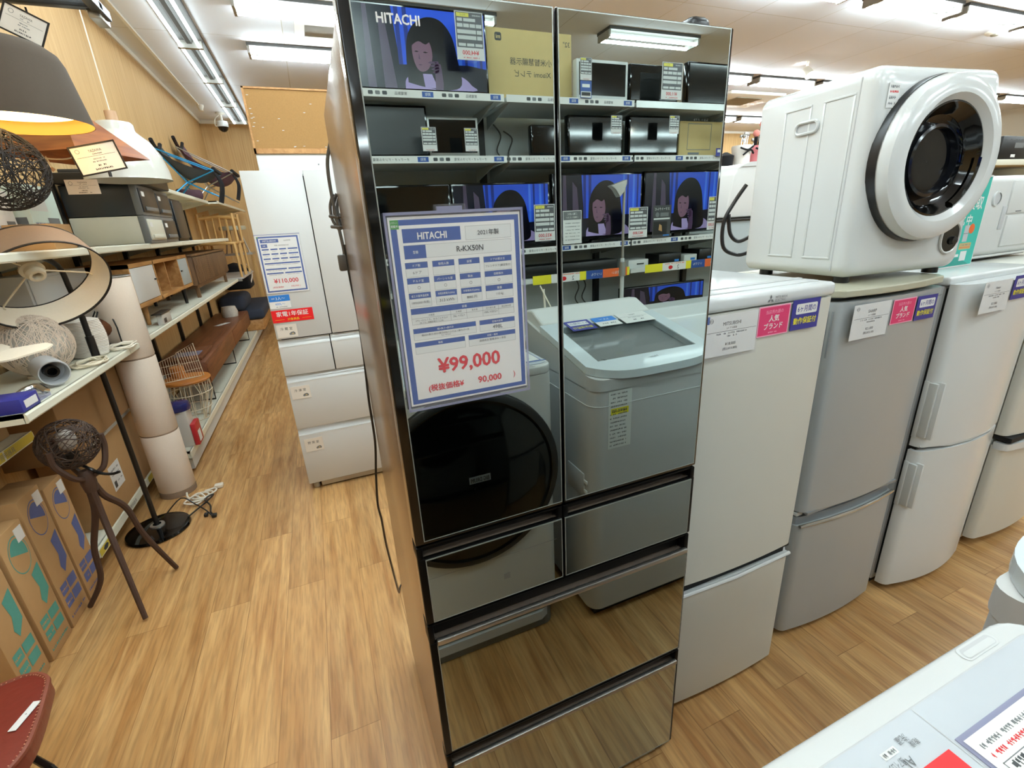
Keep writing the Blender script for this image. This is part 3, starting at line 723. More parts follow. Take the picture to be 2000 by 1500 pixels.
m.prism([(.084, .466), (.125, .466), (.125, .502), (.108, .502), (.1, .474), (.088, .476)], 0, .7, 1.166, 'white_gloss'); m.tube([(.7, .086, .474), (.93, .078, .474), (1.166, .086, .474)], .006, 'white_gloss'); m.build('lower_door', t)
m = MB(); m.box(.72, 1.15, .14, .6, .004, .032, 'black_plastic'); m.build('base', t)
def stick(name, label, cat, x, y, z, wd, hg, fn, base='paper', rot=0, group=None, film=False):
    F = Fr((x, y, z), (math.cos(rot), math.sin(rot), 0), (0, 0, 1)); m = MB(); m.slab(F, 0, 0, wd, hg, .0008, base)
    Q = Fr(F.p(0, 0, .0009), F.u, F.v, F.n); fn(m, Q)
    if film: m.slab(Fr(F.p(0, 0, .0016), F.u, F.v, F.n), -.004, -.008, wd + .004, hg + .003, .0004, 'clear_film')
    o = m.build(name, loc=F.p(wd / 2, 0)); return tag(o, label, cat, group)
stick('price_card', 'white price card reading 18,000 yen on the white two-door fridge', 'price card', .716, .0745, 1.203, .165, .1, lambda m, Q: (price_card(m, Q, .165, .1, 'MITSUBISHI', '¥18,000', '(税込¥19,800)'), m.quad(Q, .0, .082, .012, .1, 'print_blue', .0002)), film=True)
stick('brand_card', 'pink popular-brand card beside the 18,000 yen card', 'card', .883, .0745, 1.231, .107, .076, lambda m, Q: red_card(m, Q, .107, .076), 'print_pink_light')
stick('guarantee_card', 'navy six-month guarantee card on the white two-door fridge', 'card', .998, .0745, 1.233, .1, .078, lambda m, Q: blue_card(m, Q, .1, .078), 'print_navy')

# silver two-door fridge
t = thing('refrigerator', 'silver two-door refrigerator carrying the white clothes dryer', 'refrigerator', (1.53, .4, 0))
m = MB(); m.box(1.262, 1.775, .19, .66, .03, 1.27, 'silver_side', .004); m.box(1.275, 1.765, .165, .2, .05, 1.262, 'dark_gap'); m.build('body', t)
m = MB(); m.prism([(1.262, .66), (1.262, .165), (1.29, .135), (1.42, .118), (1.52, .115), (1.63, .118), (1.755, .135), (1.79, .165), (1.79, .66)], 2, 1.278, 1.3, 'khaki_lid', .004); m.build('top', t)
m = MB(); m.prism(bowed(1.268, 1.778, .118, .182, .016, 18, .03), 2, .556, 1.265, 'silver_door', smooth=True)
m.box(1.29, 1.76, .128, .16, .548, .557, 'silver_side'); m.text(front(1.735, .1285, 1.24), 'SHARP', 0, 0, .007, 'print_mid', .0006)
for x in (1.2665,): m.box(x, x + .002, .145, .15, 1.1, 1.24, 'silver_side'); m.box(x, x + .002, .16, .165, 1.1, 1.24, 'silver_side')
m.build('upper_door', t)
m = MB(); m.prism(bowed(1.268, 1.778, .118, .182, .016, 18, .03), 2, .035, .5, 'silver_door', smooth=True); m.prism(bowed(1.27, 1.776, .135, .182, .014, 12, .02), 2, .5, .53, 'silver_side', smooth=True)
m.tube([(1.275, .136, .502), (1.4, .122, .502), (1.523, .117, .502), (1.65, .122, .502), (1.77, .136, .502)], .006, 'chrome'); m.build('lower_door', t)
m = MB(); m.box(1.27, 1.3, .15, .19, .535, .55, 'white_plastic', .003); m.build('hinge', t)
m = MB(); m.box(1.28, 1.76, .2, .62, .004, .032, 'black_plastic'); m.build('base', t)
stick('price_card', 'white price card reading 21,000 yen on the silver fridge', 'price card', 1.31, .1165, 1.152, .165, .104, lambda m, Q: price_card(m, Q, .165, .104, 'SHARP', '¥21,000', '(税込¥23,100)', seed=9), film=True)
stick('brand_card', 'pink popular-brand card on the silver fridge', 'card', 1.488, .1165, 1.177, .11, .076, lambda m, Q: red_card(m, Q, .11, .076), 'print_pink_light')
stick('guarantee_card', 'navy six-month guarantee card on the silver fridge', 'card', 1.606, .1165, 1.175, .1, .076, lambda m, Q: blue_card(m, Q, .1, .076), 'print_navy')

# white fridge with grip handles
t = thing('refrigerator', 'glossy white two-door refrigerator with upright grips, right of the silver one', 'refrigerator', (2.1, .4, 0))
m = MB(); m.box(1.845, 2.36, .17, .64, .03, 1.255, 'white_door', .004); m.box(1.86, 2.35, .14, .18, .06, 1.245, 'dark_gap'); m.build('body', t)
m = MB(); m.box(1.838, 2.368, .155, .65, 1.256, 1.284, 'white_gloss', .008, 3); m.build('top', t)
def grip(x, z0, z1, par):
    g = MB(); g.box(x + .001, x + .014, .114, .15, z0, z1, 'shelf_grey', .004); g.box(x + .014, x + .024, .1, .15, z0 - .005, z1 + .005, 'white_gloss', .004); g.box(x - .001, x + .003, .14, .155, z0 - .005, z1 + .005, 'white_gloss', .002); g.build('handle', par)
m = MB(); m.prism(bowed(1.842, 2.365, .085, .155, .03, 18, .035), 2, .668, 1.262, 'white_gloss', smooth=True); m.tube([(1.85, .13, .672), (1.98, .1, .662), (2.1, .092, .66), (2.25, .1, .662), (2.36, .13, .672)], .006, 'white_gloss'); o = m.build('upper_door', t); grip(1.838, .71, .92, o)
m = MB(); m.prism(bowed(1.842, 2.365, .085, .155, .03, 18, .035), 2, .035, .65, 'white_gloss', smooth=True); o = m.build('lower_door', t); grip(1.838, .42, .6, o)
m = MB(); m.box(1.86, 2.35, .18, .6, .004, .032, 'black_plastic'); m.build('base', t)
stick('price_card', 'white price card on the glossy white fridge with upright grips', 'price card', 1.885, .082, 1.166, .16, .104, lambda m, Q: price_card(m, Q, .16, .104, 'Haier', '¥21,000', '(税込¥23,100)', seed=15), film=True)
stick('guarantee_card', 'navy six-month guarantee card cut by the right edge', 'card', 2.055, .0805, 1.196, .105, .08, lambda m, Q: blue_card(m, Q, .105, .08), 'print_navy')

# off-white fridge at the right edge
t = thing('refrigerator', 'off-white two-door refrigerator cut by the right edge of the row', 'refrigerator', (2.75, .4, 0))
m = MB(); m.box(2.46, 2.96, .16, .65, .03, 1.275, 'cream_door', .006); m.build('body', t)
m = MB(); m.prism(bowed(2.462, 2.958, .1, .155, .018, 14, .03), 2, .57, 1.26, 'cream_door', smooth=True); m.build('upper_door', t)
m = MB(); m.prism(bowed(2.462, 2.958, .1, .155, .018, 14, .03), 2, .05, .52, 'cream_door', smooth=True); m.prism(bowed(2.462, 2.958, .085, .15, .018, 14, .03), 2, .505, .535, 'white_gloss', smooth=True); m.build('lower_door', t)
m = MB(); m.tube([(2.475, .12, .545), (2.5, .105, .555), (2.49, .13, .56)], .006, 'black_plastic'); m.box(2.47, 2.95, .1, .16, .545, .565, 'dark_gap'); m.build('hinge', t)
for x, y in ((2.5, .2), (2.92, .2), (2.5, .6), (2.92, .6)): m = MB(); m.lathe([(.02, 0), (.022, .02), (.014, .034)], 'steel', (x, y, 0), 12, caps=True); m.build('foot', t)

# ---- clothes dryer on the silver fridge
t = thing('clothes_dryer', 'white compact clothes dryer with round door standing on the silver fridge', 'clothes dryer', (1.6, .38, 1.3))
DR = rotm((1.372, .2, 1.318), -.1)
DW, DD, DH = .485, .41, .562
m = MB()
RG = [(0.0, .05, .03), (.0008, .034, .03), (.004, .02, .032), (.012, .008, .034), (.022, .002, .036), (.034, 0, .036), (DD - .012, 0, .03), (DD - .003, .004, .03), (DD, .014, .03)]
vs = []; N_ = 0
for y, ins, r in RG:
    ring = rrect(ins, ins, DW - ins, DH - ins, r, 6); N_ = len(ring); vs += [(x, y, z) for x, z in ring]
m.add(vs, [(i * N_ + k, i * N_ + (k + 1) % N_, (i + 1) * N_ + (k + 1) % N_, (i + 1) * N_ + k) for i in range(len(RG) - 1) for k in range(N_)] + [tuple(range(N_))[::-1], tuple(range((len(RG) - 1) * N_, len(RG) * N_))], 'white_gloss', True, DR)
# raised ribs, grip and label on the left side
for y0, y1 in ((.06, .16), (.2, .3)):
    for a in ((y0, y0 + .006, .06, .5), (y1 - .006, y1, .06, .5)): m.box(-.0022, .001, a[0], a[1], a[2], a[3], 'white_gloss', .001, T=DR)
    m.box(-.0022, .001, y0, y1, .055, .061, 'white_gloss', .001, T=DR); m.box(-.0022, .001, y0, y1, .5, .506, 'white_gloss', .001, T=DR)
m.box(-.001, .001, .05, .053, .02, .54, 'washer_grey', T=DR)
m.build('body', t)
m = MB()
ring = [Vector((-.003, y, z)) for y, z in rrect(.17, .428, .25, .46, .0155, 5)]
m.tube([DR @ p for p in ring], .0045, 'white_gloss', 8, close=True)
m.add([DR @ Vector((-.0012, y, z)) for y, z in rrect(.17, .428, .25, .46, .0155, 5)], [tuple(range(24))], 'washer_grey'); m.build('side_grip', t)
CX, CZ = .235, .318
def ring_at(prof, mt, name, par, n=56):
    m = MB(); c = DR @ Vector((CX, 0, CZ)); ax = DR.to_3x3() @ Vector((0, -1, 0)); m.lathe(prof, mt, c, n, ax); return m.build(name, par)
d_ = ring_at([(.222, -.005), (.222, .012), (.219, .02)], 'black_plastic', 'door_gap', t)
d_ = ring_at([(.214, .004), (.218, .03), (.212, .05), (.19, .062), (.165, .06), (.15, .045), (.148, .02)], 'white_gloss', 'door', t)
ring_at([(.15, .045), (.14, .028), (.122, .014), (.09, .006), (.05, .002), (.001, .0012)], 'glass_dark', 'window', d_)
ring_at([(.1495, .045), (.145, .047), (.135, .036), (.125, .02), (.12, .015)], 'black_gloss', 'window_ring', d_)
ring_at([(.1, .006), (.096, .02), (.088, .022), (.084, .006)], 'drum_dark', 'inner_ring', d_)
m = MB(); m.tube([DR @ Vector((CX + .142 * math.cos(a), -.04, CZ + .142 * math.sin(a))) for a in [(-1.05 + .09 * k) for k in range(13)]], .012, 'black_gloss', 8); m.build('handle', d_)
m = MB(); FD = Fr(DR @ Vector((.035, -.0008, .5)), DR.to_3x3() @ Vector((1, 0, 0)), (0, 0, 1)); FD = Fr(FD.p(0, 0), FD.u, FD.v)
m.slab(FD, 0, -.045, .04, .015, .0006, 'paper'); m.scribble(FD, .006, .036, .006, .007, 'print_mid', .001, 3); m.scribble(FD, .006, .036, -.006, .006, 'print_red', .001, 4); m.scribble(FD, .006, .03, -.02, .008, 'print_mid', .001, 5); m.scribble(FD, .006, .03, -.034, .006, 'print_mid', .001, 6); m.build('label', t)
m = MB(); FP = Fr(DR @ Vector((.37, -.001, .052)), DR.to_3x3() @ Vector((1, 0, 0)), (0, 0, 1))
pts = rrect(-.005, -.005, .08, .095, .042, 6); m.poly(FP, pts, 'white_gloss', .0015); m.poly(FP, rrect(0, 0, .075, .09, .0374, 6), 'black_gloss', .003)
m.tube([FP.p(a, b_, .002) for a, b_ in rrect(-.002, -.002, .077, .092, .039, 6)], .004, 'white_gloss', 6, close=True)
m.lathe([(.014, 0), (.012, .008), (.001, .009)], 'black_plastic', FP.p(.05, .035, .003), 16, FP.n); m.build('control_panel', t)
for x in (.05, DW - .05):
    for y in (.05, DD - .06): m = MB(); m.lathe([(.022, -.0175), (.022, .002)], 'black_plastic', DR @ Vector((x, y, 0)), 14, caps=True); m.build('foot', t)
m = MB(); m.tube(smooth_path([DR @ Vector((-.0 , .44, .3)), DR @ Vector((-.03, .46, .24)), DR @ Vector((-.06, .47, .17)), DR @ Vector((-.05, .47, .08)), DR @ Vector((0, .45, .05)), DR @ Vector((.03, .42, .06))]), .007, 'black_plastic', 8)
m.tube(smooth_path([DR @ Vector((-.045, .465, .2)), DR @ Vector((-.03, .465, .13)), DR @ Vector((0, .45, .1)), DR @ Vector((.03, .42, .12))]), .007, 'black_plastic', 8); m.build('power_cord', t)

# ---- leaflet and rice-white dishwasher on the next fridge
t = None
F = front(2.0, .3, 1.285); m = MB(); m.slab(F, 0, 0, .25, .318, .004, 'print_white')
Q = Fr(F.p(0, 0, .0042), F.u, F.v, F.n); m.quad(Q, 0, .004, .246, .312, 'print_teal', .0001)
m.poly(Q, [(.14, .312), (.246, .312), (.17, .27), (.14, .255)], 'print_teal_dark', .0002); m.poly(Q, [(0, .004), (.23, .004), (.15, .035), (0, .06)], 'print_teal_dark', .0002)
m.text(Q, '買取', .182, .225, .045, 'print_white', .0004, wmax=.085, bold=.0008); m.text(Q, '強', .128, .262, .016, 'print_white', .0004); m.text(Q, '中', .165, .167, .036, 'print_white', .0004, bold=.0006); m.text(Q, '化', .12, .167, .036, 'print_white', .0004, bold=.0006)
m.quad(Q, .15, .09, .18, .148, 'washer_grey', .0003); m.quad(Q, .15, .118, .18, .12, 'print_mid', .0004); m.poly(Q, [(.195 + .018 * math.cos(a * .45), .135 + .018 * math.sin(a * .45)) for a in range(14)], 'print_orange', .0005)
m.quad(Q, .14, .062, .215, .085, 'cardboard_pale', .0003); m.scribble(Q, .146, .21, .078, .005, 'print_mid', .0005, 2); m.scribble(Q, .146, .21, .069, .005, 'print_orange', .0005, 3)
m.quad(Q, .16, .02, .2, .055, 'print_white', .0003); m.quad(Q, .1, .036, .15, .046, 'print_white', .0003)
m.slab(Fr((2.0, .304, 1.285), (1, 0, 0), (0, 0, 1)), 0, 0, .25, .004, -.05, 'clear_film')
tag(m.build('leaflet', loc=(2.12, .3, 1.284)), 'teal buy-back leaflet standing between dryer and white countertop appliance', 'leaflet')
t = thing('countertop_dishwasher', 'white countertop appliance with grooved door at the right edge', 'dishwasher', (2.6, .55, 1.284))
m = MB(); m.box(2.36, 2.86, .352, .75, 1.298, 1.605, 'white_plastic', .025, 4); m.box(2.37, 2.85, .36, .74, 1.289, 1.3, 'white_plastic', .006)
m.build('body', t)
m = MB(); m.box(2.53, 2.84, .346, .36, 1.46, 1.585, 'white_plastic', .004); m.box(2.545, 2.84, .346, .36, 1.33, 1.452, 'white_plastic', .004); m.box(2.5, 2.53, .348, .356, 1.4, 1.49, 'washer_grey', .004); m.box(2.59, 2.63, .3445, .347, 1.465, 1.469, 'print_mid'); m.build('door', t)
m = MB(); m.lathe([(.028, 0), (.028, .006), (.022, .007)], 'white_gloss', (2.435, .352, 1.52), 24, (0, -1, 0)); m.lathe([(.021, .004), (.001, .004)], 'washer_grey', (2.435, .3515, 1.52), 24, (0, -1, 0)); m.build('button', t)
m = MB(); m.box(2.38, 2.84, .38, .72, 1.2835, 1.29, 'black_plastic'); m.build('base', t)
m = MB(); m.box(2.21, 2.35, .38, .52, 1.2845, 1.64, 'white_plastic', .025, 3); m.lathe([(.004, 0), (.004, .003), (.001, .003)], 'print_mid', (2.325, .38, 1.615), 10, (0, -1, 0)); tag(m.build('water_tank', loc=(2.27, .45, 1.2845)), 'small white rounded container peeking out behind the teal leaflet', 'container')

# ---- things behind the row
t = thing('refrigerator', 'grey fridge seen in the gap behind the white two-door fridge', 'refrigerator', (2.9, 2.4, 0))
m = MB(); m.box(2.45, 3.4, 2.02, 2.55, .03, 1.452, 'grey_door', .006); m.build('body', t)
m = MB(); m.box(2.44, 3.41, 2.0, 2.56, 1.452, 1.466, 'black_plastic', .004); m.build('top', t)
m = MB(); m.box(2.5, 3.35, 2.1, 2.5, .003, .032, 'black_plastic'); m.build('base', t)
t = thing('washing_machine', 'white appliance with rounded corner standing on the grey fridge behind', 'appliance', (3.0, 2.3, 1.467))
m = MB(); m.prism([(2.76, 1.475), (2.81, 1.77), (2.86, 1.82), (2.95, 1.85), (3.4, 1.87), (3.4, 1.475)], 1, 2.03, 2.5, 'white_plastic', .012, 3, True); m.build('body', t)
m = MB(); m.prism([(2.86, 1.822), (2.95, 1.853), (3.4, 1.873), (3.4, 1.83), (2.95, 1.825)], 1, 2.02, 2.03, 'white_gloss'); m.build('lid', t)
m = MB(); m.box(2.79, 3.38, 2.06, 2.47, 1.4665, 1.477, 'black_plastic'); m.build('base', t)
m = MB(); m.box(2.55, 3.6, 2.52, 2.555, 1.4665, 1.88, 'white_plastic', .006); tag(m.build('display_board', loc=(3, 2.53, 1.4665)), 'flat white panel standing behind the rounded appliance', 'panel')
# golf bags on a stand further back
m = MB(); m.box(4.9, 6.4, 4.3, 5.0, 0, 1.54, 'shelf_white', .01); m.box(4.9, 6.4, 4.28, 5.02, 1.54, 1.56, 'oak'); tag(m.build('display_stand', loc=(5.6, 4.6, 0)), 'display stand under the golf bags behind the white goods', 'stand')
def golf_bag(x, y, label, cloth, pom):
    t = thing('golf_bag', label, 'golf bag', (x, y, 1.56))
    m = MB(); m.lathe([(.001, 1.2), (.12, 1.2), (.12, 1.5), (.115, 1.85), (.135, 1.97), (.125, 1.99), (.1, 1.95), (.001, 1.9)], cloth, (x, y, .3605), 28); m.build('bag', t)
    m = MB(); m.tube(smooth_path([(x - .15, y - .12, 2.31), (x - .05, y - .155, 2.28), (x + .06, y - .14, 2.33)]), .012, 'black_cloth'); m.tube(smooth_path([(x - .1, y - .13, 2.22), (x, y - .15, 2.28), (x + .08, y - .13, 2.24)]), .012, 'black_cloth'); m.build('strap', t)
    rr = random.Random(int(x * 100))
    for k in range(5):
        a = rr.uniform(0, 6.28); r = rr.uniform(.02, .08); px, py = x + r * math.cos(a), y + r * math.sin(a); zt = rr.uniform(2.4, 2.5)
        m = MB(); m.tube([(px, py, 2.27), (px + .02, py, zt)], .006, 'chrome', 6); m.box(px - .02, px + .05, py - .012, py + .012, zt - .02, zt + .02, 'dark_chrome', .008); m.build('club', t)
    for k, (dx, z) in enumerate(pom):
        m = MB(); m.lathe([(.001, z - .045)] + [(.045 * math.cos(q), z + .045 * math.sin(q)) for q in (-1, -.5, 0, .5, 1)] + [(.001, z + .045)], 'pom_pink', (x + dx, y - .06, 0), 18)
        m.tube([(x + dx, y - .06, z - .04), (x + dx * .6 + .03, y, 2.28)], .022, 'black_cloth', 8); m.build('club_cover', t)
golf_bag(5.6, 4.6, 'white golf bag standing behind, right of the black fridge', 'golf_white', [])
golf_bag(5.9, 4.62, 'pink golf bag with pink pompom covers behind the dryer', 'golf_pink', [(-.1, 2.5), (.0, 2.62)])
m = MB(); m.lathe([(.001, 1.5605), (.1, 1.5605), (.1, 2.1), (.11, 2.22), (.02, 2.27), (.001, 2.27)], 'black_cloth', (5.34, 4.62, 0), 20); tag(m.build('golf_bag', loc=(5.34, 4.62, 1.56)), 'black bag top just beside the black fridge edge, left of the white golf bag', 'golf bag')
# shelving with black boxes far right
t = thing('shelving', 'beige shelving unit carrying black boxes at the far right', 'shelf', (6.6, 2.2, 0))
m = MB(); m.box(5.4, 8.4, 1.9, 2.4, 1.79, 1.84, 'shelf_white', .004); m.build('shelf', t)
m = MB(); m.box(5.4, 8.4, 1.95, 2.4, 1.3, 1.34, 'shelf_white', .004); m.build('shelf', t)
m = MB(); m.box(5.4, 8.4, 2.39, 2.42, 0, 2.1, 'shelf_grey'); m.build('back_panel', t)
for x in (5.41, 8.36):
    m = MB(); m.box(x, x + .03, 1.95, 2.4, 0, 1.79, 'shelf_white'); m.build('post', t)
def blackbox(x, wd, hg, label):
    t = thing('black_box', label, 'box', (x + wd / 2, 2.1, 1.84)); m = MB(); m.box(x, x + wd, 1.93, 2.3, 1.8405, 1.84 + hg, 'black_plastic', .006); m.build('body', t)
    F = front(x, 1.929, 1.84); m = MB(); m.slab(F, wd * .3, .02, wd * .42, .045, .001, 'print_white'); m.slab(F, wd * .35, hg * .5, wd * .6, hg * .72, .0006, 'print_mid'); m.scribble(F, wd * .1, wd * .5, hg * .85, .012, 'print_mid', .0012, int(x * 10)); m.build('label', t)
blackbox(5.95, .62, .2, 'black boxed appliance with white sticker on the far right shelf'); blackbox(6.62, .6, .19, 'second black box on the far right shelf, at the picture edge')
t = thing('speaker', 'small silver and black speaker at the left end of the far right shelf', 'speaker', (5.8, 2.1, 1.84))
m = MB(); m.box(5.68, 5.92, 1.95, 2.2, 1.8405, 2.02, 'steel', .01); m.build('body', t)
m = MB(); m.lathe([(.06, 0), (.055, .008), (.02, .002), (.001, .004)], 'black_plastic', (5.77, 1.95, 1.93), 20, (0, -1, 0)); m.lathe([(.035, 0), (.03, .006), (.001, .004)], 'black_plastic', (5.86, 1.95, 1.98), 20, (0, -1, 0)); m.build('driver', t)
for x, wd, c, lb in ((5.6, .7, 'cardboard', 'brown carton on the lower board of the far right shelving'), (6.4, .8, 'cardboard_edge', 'darker brown carton on the lower board of the far right shelving')):
    m = MB(); m.box(x, x + wd, 2.0, 2.3, 1.3405, 1.68, c, .004); tag(m.build('carton', loc=(x + wd / 2, 2.1, 1.3405)), lb, 'carton')

# ------------------------------------------------------------------ the row of washing machines facing the black fridge (seen at lower right and in the mirror)
# front loader with big dark door, directly below the camera
t = thing('washing_machine', 'white front-loading washer-dryer at the lower right, its black round door mirrored', 'washing machine', (.27, -.85, 0))
AX0, AX1, AY0, AY1, AZ = -.06, .57, -1.22, -.565, 1.09
m = MB()
m.prism(rrect(AX0, AY0, AX1, AY1, .045, 6), 2, .11, AZ - .03, 'white_plastic', smooth=True)
m.prism(rrect(AX0, AY0, AX1, AY1, .045, 6), 2, AZ - .03, AZ, 'white_gloss', .014, 3, smooth=True)
m.build('body', t)
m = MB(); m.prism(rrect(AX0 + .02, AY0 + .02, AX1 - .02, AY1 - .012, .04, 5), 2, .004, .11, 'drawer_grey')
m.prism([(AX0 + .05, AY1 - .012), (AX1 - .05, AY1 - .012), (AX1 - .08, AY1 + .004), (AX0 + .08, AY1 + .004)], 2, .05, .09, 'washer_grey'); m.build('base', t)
def mring(prof, mt, name, par, c=(.255, -.565, .73)):
    m = MB(); m.lathe(prof, mt, c, 64, (0, 1, 0)); return m.build(name, par)
d_ = mring([(.32, -.002), (.319, .008), (.314, .014), (.292, .018)], 'black_plastic', 'door', t)
mring([(.2925, .018), (.287, .014), (.28, .014), (.25, .022), (.18, .034), (.09, .04), (.001, .041)], 'black_gloss', 'door_cover', d_)
m = MB(); FD = tofridge(.275, -.5238, .762); m.slab(FD, -.036, -.011, .036, .013, .001, 'print_mid'); m.text(FD, 'BIG DRUM', 0, 0, .015, 'print_black', .0016, wmax=.06, bold=.0005); m.build('badge', d_)
m = MB(); m.slab(tofridge(.37, -.565, .3), 0, 0, .024, .024, .0015, 'washer_grey'); m.slab(tofridge(.565, -.565, .402), 0, 0, .63, .002, .0005, 'washer_grey'); m.build('drain_cover', t)
# control panel on top: printed glass sheet with a seam, stickers, finger scoop at the edge
m = MB()
GP = Fr((AX1, AY1, AZ), (-1, 0, 0), (0, -1, 0), (0, 0, 1))      # read from the fridge side
m.poly(GP, rrect(.008, .0215, .625, .36, .03, 6), 'washer_grey', .0006)
m.poly(GP, rrect(.0095, .023, .6235, .358, .0285, 6), 'washer_panel', .0014)
m.quad(GP, .2245, .0235, .2257, .357, 'washer_grey', .0018)
for tx, u, v, hh in (('風アイロン', .287, .047, .006), ('AI', .2745, .05, .007), ('洗濯', .262, .036, .006), ('乾燥', .255, .042, .005)): m.text(GP, tx, u, v, hh, 'print_mid', .0022, wmax=.018)
m.quad(GP, .274, .036, .292, .0415, 'print_grey', .0018); m.scribble(GP, .276, .29, .0388, .003, 'print_mid', .0022, 4)
m.build('control_panel', t)
m = MB(); m.poly(GP, rrect(.062, .004, .12, .018, .006, 5), 'white_gloss', .0006)
m.poly(GP, rrect(.065, .006, .117, .0165, .005, 5), 'washer_grey', .0009); m.poly(GP, rrect(.067, .0095, .116, .016, .003, 5), 'white_gloss', .0012); m.build('finger_scoop', t)
# cards lying on its lid
def lying(name, label, cat, u0, v0, u1, v1, base, fn, th=.0012, lift=.0018):
    F = Fr(GP.p(u0, v0, lift), GP.u, GP.v, (0, 0, 1)); m = MB(); m.slab(F, 0, 0, u1 - u0, v1 - v0, th, base)
    fn(m, Fr(F.p(0, 0, th + .0001), F.u, F.v, F.n), u1 - u0, v1 - v0); return tag(m.build(name, loc=F.p((u1 - u0) / 2, 0)), label, cat)
def pa(m, Q, a, b_):
    m.quad(Q, .004, .004, a - .004, b_ - .004, 'print_white', .0001)
    m.scribble(Q, .055, .19, .013, .004, 'print_mid', .0003, 21); m.scribble(Q, .06, .19, .0205, .004, 'print_red', .0003, 22)
    for q in ((.02, .0265, .19, .0272), (.02, .0352, .19, .0359), (.189, .0265, .19, .0359)): m.quad(Q, *q, 'print_mid', .0002)
    m.scribble(Q, .03, .184, .031, .0055, 'print_dark', .0003, 23)
    m.text(Q, 'しております。', .184, .046, .011, 'print_black', .0003, 'r', .11); m.text(Q, '動作確認済', .18, .068, .014, 'print_black', .0003, 'r', .12)
lying('notice_card', 'blue-edged white notice card lying on the front loader at the lower right corner', 'card', .02, .0545, .222, .2, 'print_sky' if 0 else 'film_rim', pa)
def pa(m, Q, a, b_):
    m.text(Q, '家電1年保証', a / 2, b_ * .62, .024, 'print_white', .0003, wmax=a * .86, bold=.0005); m.text(Q, '対象商品', a * .3, .016, .012, 'print_yellow', .0003, wmax=.06)
lying('warranty_card', 'red card lying on the front loader at the bottom edge of the picture', 'card', .236, .057, .42, .13, 'print_bright_red', pa)
lying('info_card', 'small blue and white card just above the notice card on the front loader', 'card', .004, .0485, .095, .0535, 'film_rim', lambda m, Q, a, b_: m.quad(Q, .003, .001, a - .003, b_ - .001, 'print_sky', .0001))

# top loader with big window lid beside it
t = thing('washing_machine', 'white top-loading washer with glass window lid, mirrored in the right fridge door', 'washing machine', (.95, -.75, 0))
BX0, BX1, BF, BB = .682, 1.228, -.505, -1.06
def zl(y): return 1.05 + (-.49 - y) * .22
m = MB(); m.prism(rrect(BX0, BB, BX1, BF, .05, 6), 2, .05, .985, 'washer_grey', smooth=True)
m.tube([(x, y, .925) for x, y in rrect(BX0 - .0, BB, BX1 + .0, BF, .05, 6)], .002, 'white_gloss', 5, close=True)
m.build('body', t)
m = MB(); m.box(BX0 + .03, BX1 - .03, BB + .04, BF - .03, .004, .055, 'black_plastic'); m.build('base', t)
m = MB()
rim = rrect(BX0, BB, BX1, BF + .004, .05, 6); n = len(rim)
m.add([(x, y, .982) for x, y in rim] + [(x, y, zl(y) - .03) for x, y in rim], [(i, (i + 1) % n, n + (i + 1) % n, n + i) for i in range(n)], 'washer_grey', True)
m.add([(x, y, zl(y) - .03) for x, y in rim], [tuple(range(n))], 'white_plastic'); m.build('top_cover', t)
WX0, WX1, WY0, WY1 = BX0 + .06, BX1 - .06, -.57, -.86
m = MB()
def lidq(x0, x1, y0, y1, mt, dz=0, up=.026): m.add([(x0, y0, zl(y0) + dz), (x1, y0, zl(y0) + dz), (x1, y1, zl(y1) + dz), (x0, y1, zl(y1) + dz), (x0, y0, zl(y0) - up), (x1, y0, zl(y0) - up), (x1, y1, zl(y1) - up), (x0, y1, zl(y1) - up)], [(0, 1, 2, 3), (0, 4, 5, 1), (1, 5, 6, 2), (2, 6, 7, 3), (3, 7, 4, 0), (4, 7, 6, 5)], mt)
lidq(BX0, WX0, WY1, WY0, 'pale_blue'); lidq(WX1, BX1, WY1, WY0, 'pale_blue'); lidq(BX0, BX1, -.9, WY1, 'pale_blue')
fr_ = [(BX0, WY0), (BX1, WY0)] + [(BX1 + (BX0 - BX1) * k / 24, -.55 + .07 * (1 - abs(2 * k / 24 - 1) ** 4)) for k in range(25)]
m.add([(x, y, zl(y)) for x, y in fr_] + [(x, y, zl(y) - .028) for x, y in fr_], [tuple(range(len(fr_)))[::-1]] + [(i, (i + 1) % len(fr_), len(fr_) + (i + 1) % len(fr_), len(fr_) + i) for i in range(len(fr_))], 'pale_blue')
m.text(Fr((.95, -.54, zl(-.54) + .0006), (-1, 0, 0), (0, -.977, .213)), 'Haier', 0, 0, .012, 'print_mid', .0006)
o = m.build('lid', t)
m = MB(); m.add([(WX0, WY0, zl(WY0) - .004), (WX1, WY0, zl(WY0) - .004), (WX1, WY1, zl(WY1) - .004), (WX0, WY1, zl(WY1) - .004)], [(0, 1, 2, 3)], 'lid_glass'); m.build('window', o)
m = MB(); m.lathe([(.2, -.008), (.195, -.03), (.19, -.02)], 'drawer_grey', (.955, -.75, 1.06), 40); m.add([(.955 + .2 * math.cos(a * PI / 20), -.75 + .2 * math.sin(a * PI / 20), 1.045) for a in range(40)], [tuple(range(40))], 'drawer_dark'); m.build('drum', t)
m = MB(); m.prism([(-.9, 1.11), (-.9, zl(-.9) + .002), (-1.0, 1.185), (-1.055, 1.18), (-1.055, 1.1)], 0, BX0 + .012, BX1 - .012, 'white_plastic', .008, 2); m.build('control_hump', t)
m = MB(); FS = tofridge(.838, BF + .0006, .76); m.slab(FS, 0, 0, .095, .215, .0006, 'print_grey')
for k in range(14): m.scribble(FS, .02, .088, .012 + k * .0148, .006, 'print_mid', .001, k + 40)
m.quad(FS, .012, .128, .085, .152, 'print_yellow', .0008); m.scribble(FS, .02, .08, .14, .007, 'print_dark', .0011, 61); m.build('label', t)
m = MB()
